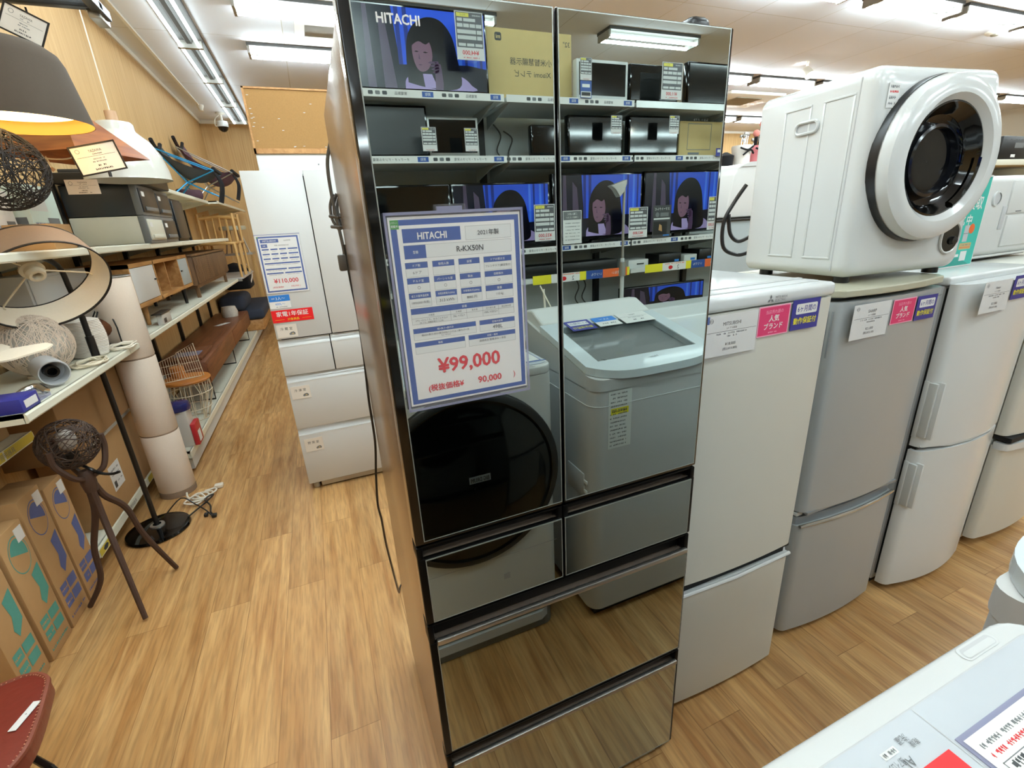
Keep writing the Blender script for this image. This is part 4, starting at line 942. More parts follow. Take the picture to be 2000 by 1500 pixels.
for zc in (.57, .61): m.box(BX0 - .003, BX0 + .004, -.62, -.54, zc, zc + .018, 'white_gloss', .003)
m.box(BX0 - .004, BX0 + .004, -.68, -.56, .55, .65, 'washer_grey', .003); m.build('side_grip', t)
PF = Fr((1.19, -.857, zl(-.857) + .0035), (-1, 0, 0), (0, -.977, .213))
def oncard(name, label, u0, u1, v0, v1, base, fn):
    m = MB(); m.slab(PF, u0, v0, u1, v1, .001, base); fn(m, Fr(PF.p(u0, v0, .0011), PF.u, PF.v, PF.n), u1 - u0, v1 - v0); tag(m.build(name, loc=PF.p((u0 + u1) / 2, v0)), label, 'card')
oncard('guarantee_card', 'navy guarantee card lying on the mirrored top loader, left of the blue one', .3, .41, -.055, .035, 'print_navy', lambda m, Q, a, b_: (m.quad(Q, a * .12, b_ * .5, a * .9, b_ * .85, 'print_white', .0001), m.text(Q, '6ヶ月間の', a / 2, b_ * .68, .018, 'print_navy', .0003, wmax=a * .7), m.text(Q, '動作保証付', a / 2, b_ * .25, .02, 'print_yellow', .0003, wmax=a * .8)))
oncard('capacity_card', 'blue-topped capacity card lying on the mirrored top loader', .18, .285, -.05, .035, 'print_white', lambda m, Q, a, b_: (m.quad(Q, 0, b_ * .5, a, b_, 'print_sky', .0001), m.text(Q, '3人〜', a / 2, b_ * .74, .018, 'print_white', .0003), m.scribble(Q, .02, .085, b_ * .25, .01, 'print_mid', .0003, 3)))
oncard('price_card', 'white price card lying on the mirrored top loader control strip', .02, .165, -.055, .04, 'paper', lambda m, Q, a, b_: (m.text(Q, 'Haier', a / 2, b_ * .78, .01, 'print_black', .0003), m.quad(Q, .005, b_ * .6, a - .005, b_ * .61, 'print_black', .0002), m.scribble(Q, .03, a - .03, b_ * .5, .006, 'print_mid', .0003, 8), m.scribble(Q, .045, a - .045, b_ * .25, .009, 'print_dark', .0003, 9)))
# a third washer further along
t = thing('washing_machine', 'white washer just beyond the mirrored top loader, at the mirror edge', 'washing machine', (1.6, -.9, 0))
m = MB(); m.prism(rrect(1.32, -1.25, 1.88, -.68, .05, 6), 2, .05, .96, 'white_plastic', smooth=True); m.build('body', t)
m = MB(); m.prism([(-.66, .96), (-.66, .985), (-1.08, 1.04), (-1.12, 1.09), (-1.25, 1.09), (-1.25, .96)], 0, 1.315, 1.885, 'white_gloss', .01, 2); m.build('lid', t)
m = MB(); m.box(1.36, 1.84, -1.2, -.72, .004, .06, 'black_plastic'); m.build('base', t)

# ------------------------------------------------------------------ TV shelves behind the washers (seen mirrored)
SY = -2.0
t = thing('display_shelving', 'white display shelving of televisions facing the black fridge, seen mirrored', 'shelf', (1.4, -2.3, 0))
m = MB(); m.box(-.74, 3.64, -2.5, -2.46, .0, 2.24, 'panel_grey'); m.build('back_panel', t)
for x in (-.7, .165, 1.035, 1.91, 2.775, 3.6):
    m = MB(); m.box(x - .02, x + .02, -2.46, -2.425, 0, 2.235, 'black_plastic'); m.build('upright', t)
MODS = ((-.71, .13), (.165, 1.03), (1.045, 1.902), (1.915, 2.765), (2.78, 3.6))
for z, dep, strip in ((2.168, .45, 1), (1.86, .45, 1), (1.34, .45, 1), (1.153, .28, 2), (.79, .45, 1), (.16, .45, 0)):
    for k, (a, b_) in enumerate(MODS):
        y0 = -2.0
        m = MB(); m.box(a, b_, -2.425 if 1 else 0, y0 - .004, z + (.004 if strip != 2 else 0), z + .022, 'shelf_grey')
        m.prism([(y0 - .004, z), (y0, z), (y0, z + .03), (y0 - .004, z + .03)], 0, a, b_, 'shelf_grey')
        for x in (a + .03, b_ - .05): m.prism([(-2.425, z + .004), (-2.02, z + .004), (-2.425, z - .07)], 0, x, x + .006, 'panel_grey')
        F = Fr((b_, y0, z), (-1, 0, 0), (0, 0, 1)); L_ = b_ - a
        if strip == 1 and not (z > 2.1 and k >= 3):
            m.slab(F, 0, -.002, L_, .034, .0012, 'print_white'); u = .02; q = 0
            while u < L_ - .1:
                m.quad(F, u, .004, u + .06, .029, 'print_blue', .0016); m.text(F, '買取', u + .03, .0165, .014, 'print_white', .002)
                m.text(F, '家電製品' if z > 2 else 'オーディオ・デジタル家電', u + (.17 if z > 2 else .2), .0165, .015, 'print_dark', .0018, wmax=.1 if z > 2 else .2)
                v = u + (.24 if z > 2 else .32)
                for j in range(3): m.poly(F, rrect(v + j * .035, .008, v + .024 + j * .035, .025, .004, 2), 'print_dark' if j != 1 else 'print_mid', .0016)
                u += .38 if z > 2 else .44
        elif strip == 2:
            m.slab(F, .0, -.01, L_ * .86, .046, .0012, 'print_yellow'); cs = ['print_orange', 'print_blue', 'print_yellow', 'print_white', 'print_yellow']; us = [0, .24, .4, .46, .72, .8]
            off = 0 if k % 2 else .02
            for j in range(5): m.quad(F, us[j] * L_ * .95 + off, -.01, us[j + 1] * L_ * .95 + off, .046, cs[j], .0016)
            m.text(F, 'お支払い', L_ * .12, .018, .02, 'print_white', .002); m.text(F, 'いつでも', L_ * .31, .018, .018, 'print_white', .002, wmax=.1); m.text(F, '2', L_ * .52, .012, .026, 'print_dark', .002); m.poly(F, [(L_ * .6 + .02 * math.cos(q * .6), .012 + .014 * math.sin(q * .6)) for q in range(10)], 'print_red', .002); m.scribble(F, L_ * .46, L_ * .66, .038, .008, 'print_orange', .002, k)
        elif z > 2.1: m.slab(F, 0, -.004, L_, .034, .004, 'chrome')
        m.build('shelf', t)
def picture(m, F, w_, h_, dim=0):
    """the film still running on the sets; F has u along +x and v up"""
    def P(pts, mt, d):
        if len(pts) > 6: pts = [(p.x, min(1, max(0, p.y))) for p in smooth_path([Vector((a, b_, 0)) for a, b_ in list(pts) + [pts[0]]], 4)][:-1]
        m.poly(F, [(a * w_, b_ * h_) for a, b_ in pts], mt, d)
    def E(cx, cy, rx, ry, mt, d, a0=0, a1=2 * PI, n=22): P([(cx + rx * math.cos(a0 + (a1 - a0) * k / n), cy + ry * math.sin(a0 + (a1 - a0) * k / n)) for k in range(n)], mt, d)
    P([(0, 0), (1, 0), (1, 1), (0, 1)], 'screen_blue', 0)
    P([(0, 0), (.34, 0), (.3, 1), (0, 1)], 'screen_dark', .0002); P([(.08, 0), (.14, 0), (.13, 1), (.1, 1)], 'screen_curtain', .0003); P([(.2, 0), (.29, 0), (.25, .8), (.2, .9)], 'screen_curtain', .0003)
    for a in (.32, .38): P([(a, .1), (a + .03, .1), (a + .03, 1), (a, 1)], 'screen_blue_dim', .0003)
    for a in (.78, .9): P([(a, .3), (a + .025, .3), (a + .025, 1), (a, 1)], 'screen_blue_pale', .0003); P([(a + .05, .3), (a + .07, .3), (a + .07, 1), (a + .05, 1)], 'screen_blue_dim', .0003)
    P([(.3, 0), (1, 0), (1, .3), (.85, .34), (.3, .3)], 'screen_dark', .0004)
    P([(.35, 0), (.36, .12), (.42, .2), (.5, .24), (.66, .24), (.8, .18), (.87, .08), (.88, 0)], 'screen_shirt', .0005)
    P([(.375, .08), (.38, .45), (.41, .7), (.49, .86), (.58, .91), (.67, .86), (.74, .68), (.77, .4), (.79, .08), (.68, .0), (.5, .03)], 'screen_hair', .0006)
    P([(.5, .02), (.49, .2), (.56, .2), (.6, .02)], 'screen_shirt', .0007)
    P([(.435, .34), (.425, .48), (.44, .62), (.5, .67), (.56, .6), (.575, .42), (.54, .27), (.49, .225), (.455, .26)], 'screen_skin', .0008)
    P([(.4, .5), (.415, .68), (.5, .78), (.6, .7), (.6, .45), (.57, .6), (.53, .57), (.48, .605), (.435, .56)], 'screen_hair', .0009)
    P([(.44, .475), (.455, .487), (.475, .478), (.46, .468)], 'screen_hair', .001); P([(.505, .47), (.52, .482), (.545, .472), (.525, .462)], 'screen_hair', .001)
    P([(.462, .315), (.478, .322), (.495, .313), (.478, .302)], 'screen_skin_dim', .001); P([(.475, .46), (.468, .385), (.482, .38)], 'screen_skin_dim', .001)
    P([(.585, .46), (.612, .46), (.6, .16), (.565, .16)], 'screen_dark', .0010)
    for k in range(4): P([(.535 + k * .01, .345 - k * .04), (.555 + k * .01, .362 - k * .04), (.615, .37 - k * .035), (.62, .345 - k * .035), (.56 + k * .01, .33 - k * .04)], 'screen_skin_dim', .0011)
    P([(.59, .36), (.635, .33), (.645, .1), (.64, 0), (.58, 0), (.585, .2)], 'screen_skin_dim', .0011)
TVG = 'televisions on the mirrored display shelves'
def tv(name, label, cat, x0, x1, z0, z1, y=-2.1, on=False, frame='black_gloss', scr='screen_off', stand=0.0, bez=.012, logo=None, depth=.05):
    t = thing(name, label, cat, ((x0 + x1) / 2, y - .05, z0), TVG)
    m = MB(); m.box(x0, x1, y - depth, y, z0 + stand, z1, frame, .006); m.box(x0 + .1 * (x1 - x0), x1 - .1 * (x1 - x0), y - depth - .03, y - depth + .005, z0 + stand + .05, z1 - .06, 'black_plastic', .01); m.build('housing', t)
    m = MB(); F = Fr((x0 + bez, y + .0006, z0 + stand + bez * 1.8), (1, 0, 0), (0, 0, 1), (0, 1, 0)); w_, h_ = x1 - x0 - 2 * bez, z1 - z0 - stand - 2.8 * bez
    if on: picture(m, F, w_, h_)
    else: m.quad(F, 0, 0, w_, h_, scr)
    m.build('screen', t)
    m = MB(); c = (x0 + x1) / 2
    m.box(c - .12, c + .12, y - .12, y + .06, z0 + .0005, z0 + .012, frame if frame != 'white_gloss' else 'white_gloss', .004); m.box(c - .03, c + .03, y - depth - .02, y - depth + .01, z0 + .01, z0 + stand + .06, 'black_plastic'); m.build('stand', t)
    if logo: m = MB(); m.text(Fr((c, y + .0005, z0 + stand + bez * .9), (-1, 0, 0), (0, 0, 1)), logo, 0, 0, .01, 'print_grey', .0006); m.build('badge', t)
    return t
Z1, Z2, Z3, Z5 = 2.1905, 1.8825, 1.3625, .8125
tv('television', 'big lit television on the top shelf, mirrored under the fridge logo', 'television', .25, .985, Z1, 2.605, on=True, stand=.02)
tv('monitor', 'white-framed switched-off monitor on the mirrored top shelf', 'monitor', 1.55, 1.92, Z1, 2.434, frame='white_gloss', stand=.02, bez=.018)
tv('monitor', 'black switched-off monitor right of the white-framed one, mirrored top shelf', 'monitor', 1.935, 2.32, Z1, 2.43, stand=.02)
tv('monitor', 'black switched-off monitor at the right end of the mirrored top shelf', 'monitor', 2.395, 2.8, Z1, 2.468, stand=.02)
tv('television', 'dark switched-off television with small emblem, left of the mirrored second shelf', 'television', .22, .608, Z2, 2.155, stand=.01, scr='drawer_dark')
tv('monitor', 'silver-framed monitor on the mirrored second shelf', 'monitor', .612, .915, Z2, 2.112, y=-2.14, frame='steel', stand=.02, bez=.014)
tv('television', 'small black television at the seam of the fridge doors, mirrored second shelf', 'television', 1.236, 1.44, Z2, 2.075, stand=.02, scr='screen_off')
tv('television', 'black television right of the door seam on the mirrored second shelf', 'television', 1.487, 1.892, Z2, 2.135, stand=.02, scr='screen_off')
tv('television', 'black television beside the pale carton on the mirrored second shelf', 'television', 1.938, 2.345, Z2, 2.142, stand=.02)
tv('television', 'black switched-off television at the left of the mirrored third shelf', 'television', .16, .7, Z3, 1.76, stand=.03)
tv('television', 'lit television left of the door seam on the mirrored third shelf', 'television', .708, 1.35, Z3, 1.76, on=True, stand=.03)
tv('television', 'lit television in the middle of the mirrored third shelf', 'television', 1.37, 2.06, Z3, 1.805, on=True, stand=.03)
tv('television', 'lit television at the right end of the mirrored third shelf', 'television', 2.075, 2.77, Z3, 1.81, on=True, stand=.03)
tv('television', 'lit television low behind the mirrored top loader', 'television', 1.93, 2.7, Z5, 1.25 - .22, y=-2.12, on=True, stand=.03)
# cartons
t = thing('television_carton', 'brown television carton with printed emblem on the mirrored top shelf', 'carton', (1.28, -2.25, Z1))
m = MB(); m.box(.99, 1.545, -2.3, -2.15, Z1, 2.565, 'cardboard_pale', .003); F = tofridge(1.545, -2.1495, Z1)
m.poly(F, rrect(.452, .312, .492, .352, .009, 4), 'print_dark', .0004); m.text(F, 'mi', .472, .332, .018, 'cardboard_pale', .0007, bold=.0008)
m.text(F, '小米智慧顯示器', .27, .218, .036, 'print_dark', .0005, wmax=.27); m.text(F, 'Xiaomi テレビ', .262, .158, .034, 'print_dark', .0005, wmax=.24); m.text(F, '32"', .035, .32, .026, 'print_dark', .0005)
m.build('box', t)
t = thing('television_carton', 'pale carton with screen picture at the right of the mirrored second shelf', 'carton', (2.55, -2.25, Z2))
m = MB(); m.box(2.37, 2.75, -2.2, -2.12, Z2, 2.122, 'cardboard_pale', .003); F = tofridge(2.75, -2.1195, Z2)
for a in ((.1, .06, .31, .064), (.1, .222, .31, .226), (.1, .06, .104, .226), (.306, .06, .31, .226)): m.quad(F, *a, 'print_mid', .0004)
m.scribble(F, .14, .27, .25, .016, 'print_mid', .0005, 4); m.quad(F, .2, .03, .3, .045, 'print_mid', .0004); m.build('box', t)
# cards in front of the sets
CARDG = 'dark-framed price cards on the mirrored shelves'
def tvcard(x0, x1, z0, z1, price, label, full=True, y=-1.992):
    w_, h_ = x1 - x0, z1 - z0; t = thing('price_card', label, 'price card', ((x0 + x1) / 2, y, z0), CARDG)
    F = Fr((x1, y, z0), (-1, 0, 0), (0, 0, 1)); m = MB(); m.slab(F, 0, 0, w_, h_, .001, 'print_white'); Q = Fr(F.p(0, 0, .0011), F.u, F.v, F.n)
    m.quad(Q, w_ * .03, h_ * .26, w_ * .97, h_ * .985, 'print_dark', .0001)
    m.quad(Q, w_ * .5, h_ * .89, w_ * .94, h_ * .97, 'print_yellow', .0003); m.text(Q, 'テレビ', w_ * .72, h_ * .93, h_ * .045, 'print_dark', .0005, wmax=w_ * .3); m.scribble(Q, w_ * .08, w_ * .38, h_ * .93, h_ * .03, 'print_white', .0003, 2)
    m.quad(Q, w_ * .27, h_ * .8, w_ * .7, h_ * .865, 'print_grey', .0003); m.quad(Q, w_ * .74, h_ * .8, w_ * .92, h_ * .865, 'print_grey', .0003)
    for k in range(4): m.quad(Q, w_ * (.06 + k * .225), h_ * .68, w_ * (.26 + k * .225), h_ * .755, 'print_grey', .0003)
    for v in (.55, .43): m.quad(Q, w_ * .06, h_ * v, w_ * .24, h_ * (v + .08), 'print_grey', .0003); m.quad(Q, w_ * .27, h_ * v, w_ * .94, h_ * (v + .08), 'print_grey', .0003)
    for k in range(3): m.quad(Q, w_ * (.06 + k * .3), h_ * .29, w_ * (.32 + k * .3), h_ * .35, 'print_grey', .0003)
    if price: m.text(Q, price, w_ * .5, h_ * .15, h_ * .11, 'print_red', .0004, wmax=w_ * .78, bold=w_ * .004)
    m.scribble(Q, w_ * .2, w_ * .8, h_ * .05, h_ * .03, 'print_red', .0004, 6); m.build('card', t)
    m = MB(); m.slab(Fr(F.p(0, 0, .002), F.u, F.v, F.n), -.003, -.003, w_ + .003, h_ + .003, .0006, 'clear_film')
    m.box(x0 + w_ * .3, x1 - w_ * .3, y - .02, y + .006, z0 - .008, z0 + .004, 'clear_film'); m.build('holder', t)
tvcard(.776, .928, 2.35, 2.562, '¥44,000', 'price card reading 44,000 yen hanging on the big mirrored television')
tvcard(2.095, 2.255, 2.214, 2.415, '¥11,000', 'price card before the second black monitor on the mirrored top shelf')
tvcard(1.512, 1.588, 2.292, 2.404, None, 'small price card at the left rim of the white-framed monitor')
tvcard(.544, .622, 1.917, 2.031, None, 'small price card left on the mirrored second shelf, at the dark television'); tvcard(.782, .857, 1.916, 2.03, None, 'small price card before the silver-framed monitor on the mirrored second shelf')
tvcard(1.728, 1.806, 2.014, 2.114, None, 'small price card on the black television right of the door seam'); tvcard(2.173, 2.25, 2.02, 2.123, None, 'small price card on the black television beside the pale carton')
tvcard(2.66, 2.74, 1.91, 2.1, None, 'price card at the pale carton on the mirrored second shelf')
tvcard(1.187, 1.327, 1.41, 1.623, '¥33,000', 'price card reading 33,000 yen left of the fridge door seam'); tvcard(1.88, 2.03, 1.388, 1.58, '¥63,800', 'price card reading 63,800 yen between two lit mirrored televisions'); tvcard(2.556, 2.65, 1.405, 1.626, '¥50,000', 'price card at the right edge of the mirrored third shelf')
m = MB(); F = tofridge(1.518, -1.992, 1.38); m.slab(F, 0, 0, .135, .2, .001, 'paper'); m.quad(F, .004, .145, .131, .196, 'print_mid', .0012); m.text(F, 'ご購入前に', .068, .18, .014, 'print_white', .0016, wmax=.09); m.text(F, 'ご確認ください', .068, .16, .012, 'print_white', .0016, wmax=.1)
for k in range(6): m.scribble(F, .015, .12, .125 - k * .02, .006, 'print_mid', .0014, k + 70)
tag(m.build('notice_card', loc=(1.45, -1.992, 1.38)), 'pale notice sheet with grey head right of the door seam, mirrored third shelf', 'card')
m = MB(); F = tofridge(2.226, -1.992, 1.376); m.slab(F, 0, 0, .152, .21, .001, 'print_dark'); m.text(F, 'スマートテレビ', .076, .187, .018, 'print_white', .0014, wmax=.125); m.poly(F, [(.115 + .016 * math.cos(q * .5), .15 + .016 * math.sin(q * .5)) for q in range(13)], 'print_mid', .0014); m.quad(F, .02, .138, .09, .162, 'print_mid', .0013); m.quad(F, .008, .118, .144, .128, 'print_grey', .0013); m.quad(F, .03, .02, .144, .105, 'black_plastic', .0013); m.poly(F, [(.07, .04), (.1, .05), (.095, .09), (.075, .08)], 'cardboard', .0015); m.quad(F, .008, .01, .06, .018, 'print_sky', .0015)
tag(m.build('notice_card', loc=(2.15, -1.992, 1.376)), 'dark flyer with picture between the lit mirrored televisions', 'card')
m = MB(); F = tofridge(1.588, -1.992, 2.2); m.slab(F, 0, 0, .076, .088, .001, 'print_blue'); m.quad(F, .012, .055, .064, .072, 'print_white', .0012); m.quad(F, .004, .003, .072, .034, 'print_white', .0012); m.quad(F, .008, .012, .068, .03, 'print_black', .0014); tag(m.build('info_card', loc=(1.55, -1.992, 2.2)), 'small blue and black card at the foot of the white-framed monitor', 'card')
m = MB(); F = tofridge(2.66, -1.985, 1.885); m.slab(F, 0, 0, .085, .05, .001, 'print_navy'); m.quad(F, .012, .024, .073, .042, 'print_white', .0012); tag(m.build('guarantee_card', loc=(2.62, -1.985, 1.885)), 'navy guarantee card before the pale carton on the mirrored second shelf', 'card')
# small boxes on the narrow shelf, sound bar, cables, pole
m = MB(); m.box(1.15, 1.87, -2.24, -2.1, 1.176, 1.25, 'black_plastic', .006); tag(m.build('sound_bar', loc=(1.5, -2.17, 1.176)), 'long dark sound bar on the narrow mirrored shelf', 'sound bar')
m = MB(); m.box(1.93, 2.1, -2.2, -2.05, 1.176, 1.235, 'white_plastic', .004); m.slab(tofridge(2.08, -2.05, 1.19), .02, .01, .08, .02, .001, 'print_dark'); tag(m.build('media_box', loc=(2.0, -2.1, 1.176)), 'small white media box on the narrow mirrored shelf', 'box')
for x, wd, hg, c, lb in ((2.2, .2, .08, 'black_plastic', 'black set-top box on the narrow mirrored shelf'), (2.43, .12, .06, 'white_plastic', 'white small box beside the black one on the narrow mirrored shelf'), (2.57, .14, .09, 'black_plastic', 'dark box at the right end of the narrow mirrored shelf')):
    m = MB(); m.box(x, x + wd, -2.22, -2.06, 1.176, 1.176 + hg, c, .004); m.slab(tofridge(x + wd, -2.06, 1.176), .02, .02, .06, .035, .001, 'print_sky'); tag(m.build('media_box', loc=(x + wd / 2, -2.1, 1.176)), lb, 'box')
for k, (x, z0_, z1_) in enumerate(((1.12, 2.15, 1.89), (1.2, 2.1, 1.9), (1.7, 1.15, .83), (1.76, 1.15, .84), (1.13, 1.33, 1.18))):
    m = MB(); m.tube(smooth_path([(x, -2.455, z0_), (x + .05, -2.43, (z0_ + z1_) / 2 + .05), (x + .02, -2.43, (z0_ + z1_) / 2 - .05), (x + .12, -2.43, z1_)]), .005, 'cable_grey', 6)
    tag(m.build('cable'), ['thin cable hanging at the first shelf joint of the mirrored second shelf', 'second thin cable beside it on the mirrored back panel', 'grey cable hanging behind the mirrored top loader', 'second grey cable hanging behind the mirrored top loader', 'short cable under the mirrored third shelf'][k], 'cable')
t = thing('pole_stand', 'thin metal pole with clip top standing behind the mirrored top loader', 'pole', (1.56, -1.6, 0))
m = MB(); m.tube([(1.56, -1.6, .02), (1.56, -1.6, 1.3)], .012, 'shelf_grey', 10); m.tube([(1.56, -1.6, 1.28), (1.56, -1.6, 1.71)], .008, 'steel', 10); m.build('pole', t)
m = MB(); m.lathe([(.02, 1.2), (.02, 1.28)], 'steel', (1.56, -1.6, 0), 14, caps=True); m.build('collar', t)
m = MB(); m.lathe([(.13, .0), (.13, .02), (.03, .03)], 'steel', (1.56, -1.6, 0), 24, caps=True); m.build('base', t)
m = MB(); m.prism([(1.46, 1.69), (1.565, 1.72), (1.565, 1.70), (1.55, 1.66), (1.52, 1.63), (1.49, 1.67)], 1, -1.62, -1.58, 'steel', .003); m.build('clip', t)
m = MB(); m.tube([(1.02, -1.55, 1.18), (.96, -1.4, .95), (.92, -1.3, .8)], .006, 'cable_white', 6); m.tube([(1.0, -1.55, 1.2), (1.0, -1.3, 1.0)], .004, 'cable_white', 6); m.tube([(.92, -1.3, .8), (.92, -1.3, .0)], .006, 'cable_white', 6); tag(m.build('hose', loc=(.95, -1.4, 0)), 'thin white hose behind the mirrored washers', 'hose')

# ------------------------------------------------------------------ shelving along the wood wall
t = thing('metal_shelving', 'cream metal shelving running along the wood-grained left wall', 'shelf', (-1.3, 4, 0))
def sboard(x1, y0, y1, z, th=.035):
    m = MB(); m.box(XW + .025, x1 - .008, y0, y1, z - .014, z, 'shelf_white')
    m.prism([(x1 - .012, z - th), (x1 - .004, z - th), (x1, z - th + .006), (x1, z - .006), (x1 - .004, z), (x1 - .012, z)], 1, y0, y1, 'shelf_white')
    m.box(XW + .03, x1 - .01, y0, y0 + .012, z - th, z, 'shelf_white')
    y = y0 + .02
    while y < y1:
        m.prism([(XW + .02, z - .014), (x1 - .05, z - .014), (XW + .02, z - .1)], 1, y, y + .004, 'shelf_white'); y += .9
    m.build('shelf', t)
for a, b_ in ((1.27, 2.3), (2.304, 3.2), (3.204, 4.1), (4.104, 5.0), (5.004, 6.58)): sboard(-1.1, a, b_, 1.0)
for a, b_ in ((1.27, 2.3), (2.304, 3.2), (3.204, 4.1), (4.104, 5.0), (5.004, 6.6)): sboard(-1.1, a, b_, 1.525)
sboard(-1.1, 6.45, 9.3, 1.975); sboard(-1.2, 4.1, 6.44, 1.975)
for a, b_ in ((2.75, 4.1), (4.104, 6.6), (6.604, 8.9)): sboard(-1.1, a, b_, .17, .05)
sboard(-1.3, 1.76, 2.74, .15, .05); sboard(-1.3, 1.27, 1.66, .82)
m = MB()
for y in (1.29, 2.302, 3.202, 4.102, 5.002, 5.9, 6.58): m.box(XW + .002, XW + .03, y - .02, y + .02, 0, 2.1, 'black_plastic')
m.build('upright', t)
m = MB(); m.box(XW + .03, -1.12, 2.8, 8.8, .02, .12, 'shelf_grey'); m.build('plinth', t)
for (a, b_, z, x) in ((1.76, 2.72, .1, -1.299), (1.28, 1.65, .783, -1.299)):
    F = Fr((x, a, z), (0, 1, 0), (0, 0, 1), (1, 0, 0)); m = MB(); m.slab(F, 0, 0, b_ - a, .042, .002, 'shelf_white'); L_ = b_ - a
    m.quad(F, 0, .004, .16, .04, 'yellow_strip', .0024); m.quad(F, L_ - .2, .004, L_, .04, 'yellow_strip', .0024); m.text(F, '照明器具', .5 * L_, .021, .022, 'print_mid', .0026, wmax=L_ * .35); m.poly(F, [(.07 + .03 * math.cos(q), .02 + .014 * math.sin(q)) for q in range(6)], 'print_dark', .0026)
    m.build('price_rail', t)

# ---- upper shelf: drawers, boxes, dome lamp items
def drawer_case(y0, y1, x0, x1, z0, hg, body, fronts, label):
    t = thing('storage_drawer', label, 'drawer case', ((x0 + x1) / 2, (y0 + y1) / 2, z0))
    m = MB(); m.box(x0, x1 - .012, y0, y1, z0 + .0005, z0 + hg, body, .006); m.box(x1 - .05, x1 - .01, y0 - .002, y1 + .002, z0 + .0005, z0 + hg + .002, 'drawer_grey', .004); m.build('body', t)
    n = len(fronts)
    for k, f in enumerate(fronts):
        a = y0 + (y1 - y0) * k / n + .012; b_ = y0 + (y1 - y0) * (k + 1) / n - .012
        m = MB(); m.box(x1 - .012, x1 - .002, a, b_, z0 + .02, z0 + hg - .02, f, .004); o = m.build('drawer', t)
        m = MB(); m.box(x1 - .002, x1 + .006, a + .04, b_ - .04, z0 + .03, z0 + .055, 'drawer_pale' if f == 'drawer_pale' else 'drawer_grey', .003); m.slab(Fr((x1 - .0018, a, z0), (0, 1, 0), (0, 0, 1), (1, 0, 0)), .03, hg - .07, .09, hg - .04, .001, 'paper'); m.build('handle', o)
drawer_case(3.22, 3.6, -1.492, -1.08, 1.5255, .175, 'drawer_pale', ['drawer_pale'], 'pale storage drawer case on the upper wall shelf')
drawer_case(3.22, 3.6, -1.492, -1.08, 1.7035, .19, 'drawer_dark', ['drawer_dark'], 'black storage drawer case stacked on the pale one')
drawer_case(3.62, 3.98, -1.492, -1.085, 1.5255, .175, 'drawer_dark', ['drawer_dark'], 'black drawer case beside the pale one on the upper shelf')
drawer_case(3.62, 3.98, -1.492, -1.085, 1.7035, .185, 'drawer_dark', ['drawer_dark'], 'black drawer case at the top of the second drawer stack')
m = MB(); m.box(-1.49, -1.1, 4.05, 4.4, 1.5258, 1.86, 'black_plastic', .01); m.box(-1.1, -1.09, 4.06, 4.39, 1.55, 1.84, 'drawer_dark', .003); tag(m.build('speaker_cabinet', loc=(-1.3, 4.2, 1.5255)), 'tall black cabinet at the end of the drawer stacks', 'cabinet')
m = MB(); m.box(-1.49, -1.05, 3.15, 3.9, 1.896, 1.96, 'black_plastic', .01); m.box(-1.46, -1.1, 3.2, 3.6, 1.96, 1.985, 'drawer_dark', .006); tag(m.build('printer', loc=(-1.28, 3.4, 1.896)), 'flat black device lying on top of the drawer stacks', 'printer')
# product boxes at the left end of the upper shelf
for k, (y0, y1, x0, x1, hg, c, lb) in enumerate(((2.08, 2.25, -1.49, -1.34, .26, 'paper', 'white printed carton at the left of the upper shelf'), (2.3, 2.6, -1.49, -1.3, .3, 'mint_box', 'pale carton with blue printed pictures on the upper shelf beside the drawer case'), (1.9, 2.06, -1.49, -1.33, .14, 'print_navy', 'navy carton at the left edge of the upper shelf'), (2.06, 2.28, -1.32, -1.16, .11, 'cardboard', 'small brown carton behind the lamp shade on the upper shelf'))):
    m = MB(); m.box(x0, x1, y0, y1, 1.5255, 1.5255 + hg, c, .003)
    for F, L_ in ((Fr((x1, y0, 1.5255), (0, 1, 0), (0, 0, 1), (1, 0, 0)), y1 - y0), (front(x0, y0, 1.5255), x1 - x0)):
        if c != 'cardboard':
            m.quad(F, .02, hg * .6, L_ * .6, hg * .9, 'print_sky' if k == 2 else 'print_grey', .0006); m.quad(F, L_ * .5, .02, L_ * .9, hg * .5, 'print_mid', .0006); m.scribble(F, .02, L_ * .5, hg * .4, .012, 'print_blue', .0007, k); m.scribble(F, .02, L_ * .5, hg * .25, .01, 'print_mid', .0007, k + 9)
    tag(m.build('carton', loc=((x0 + x1) / 2, (y0 + y1) / 2, 1.5255)), lb, 'carton')

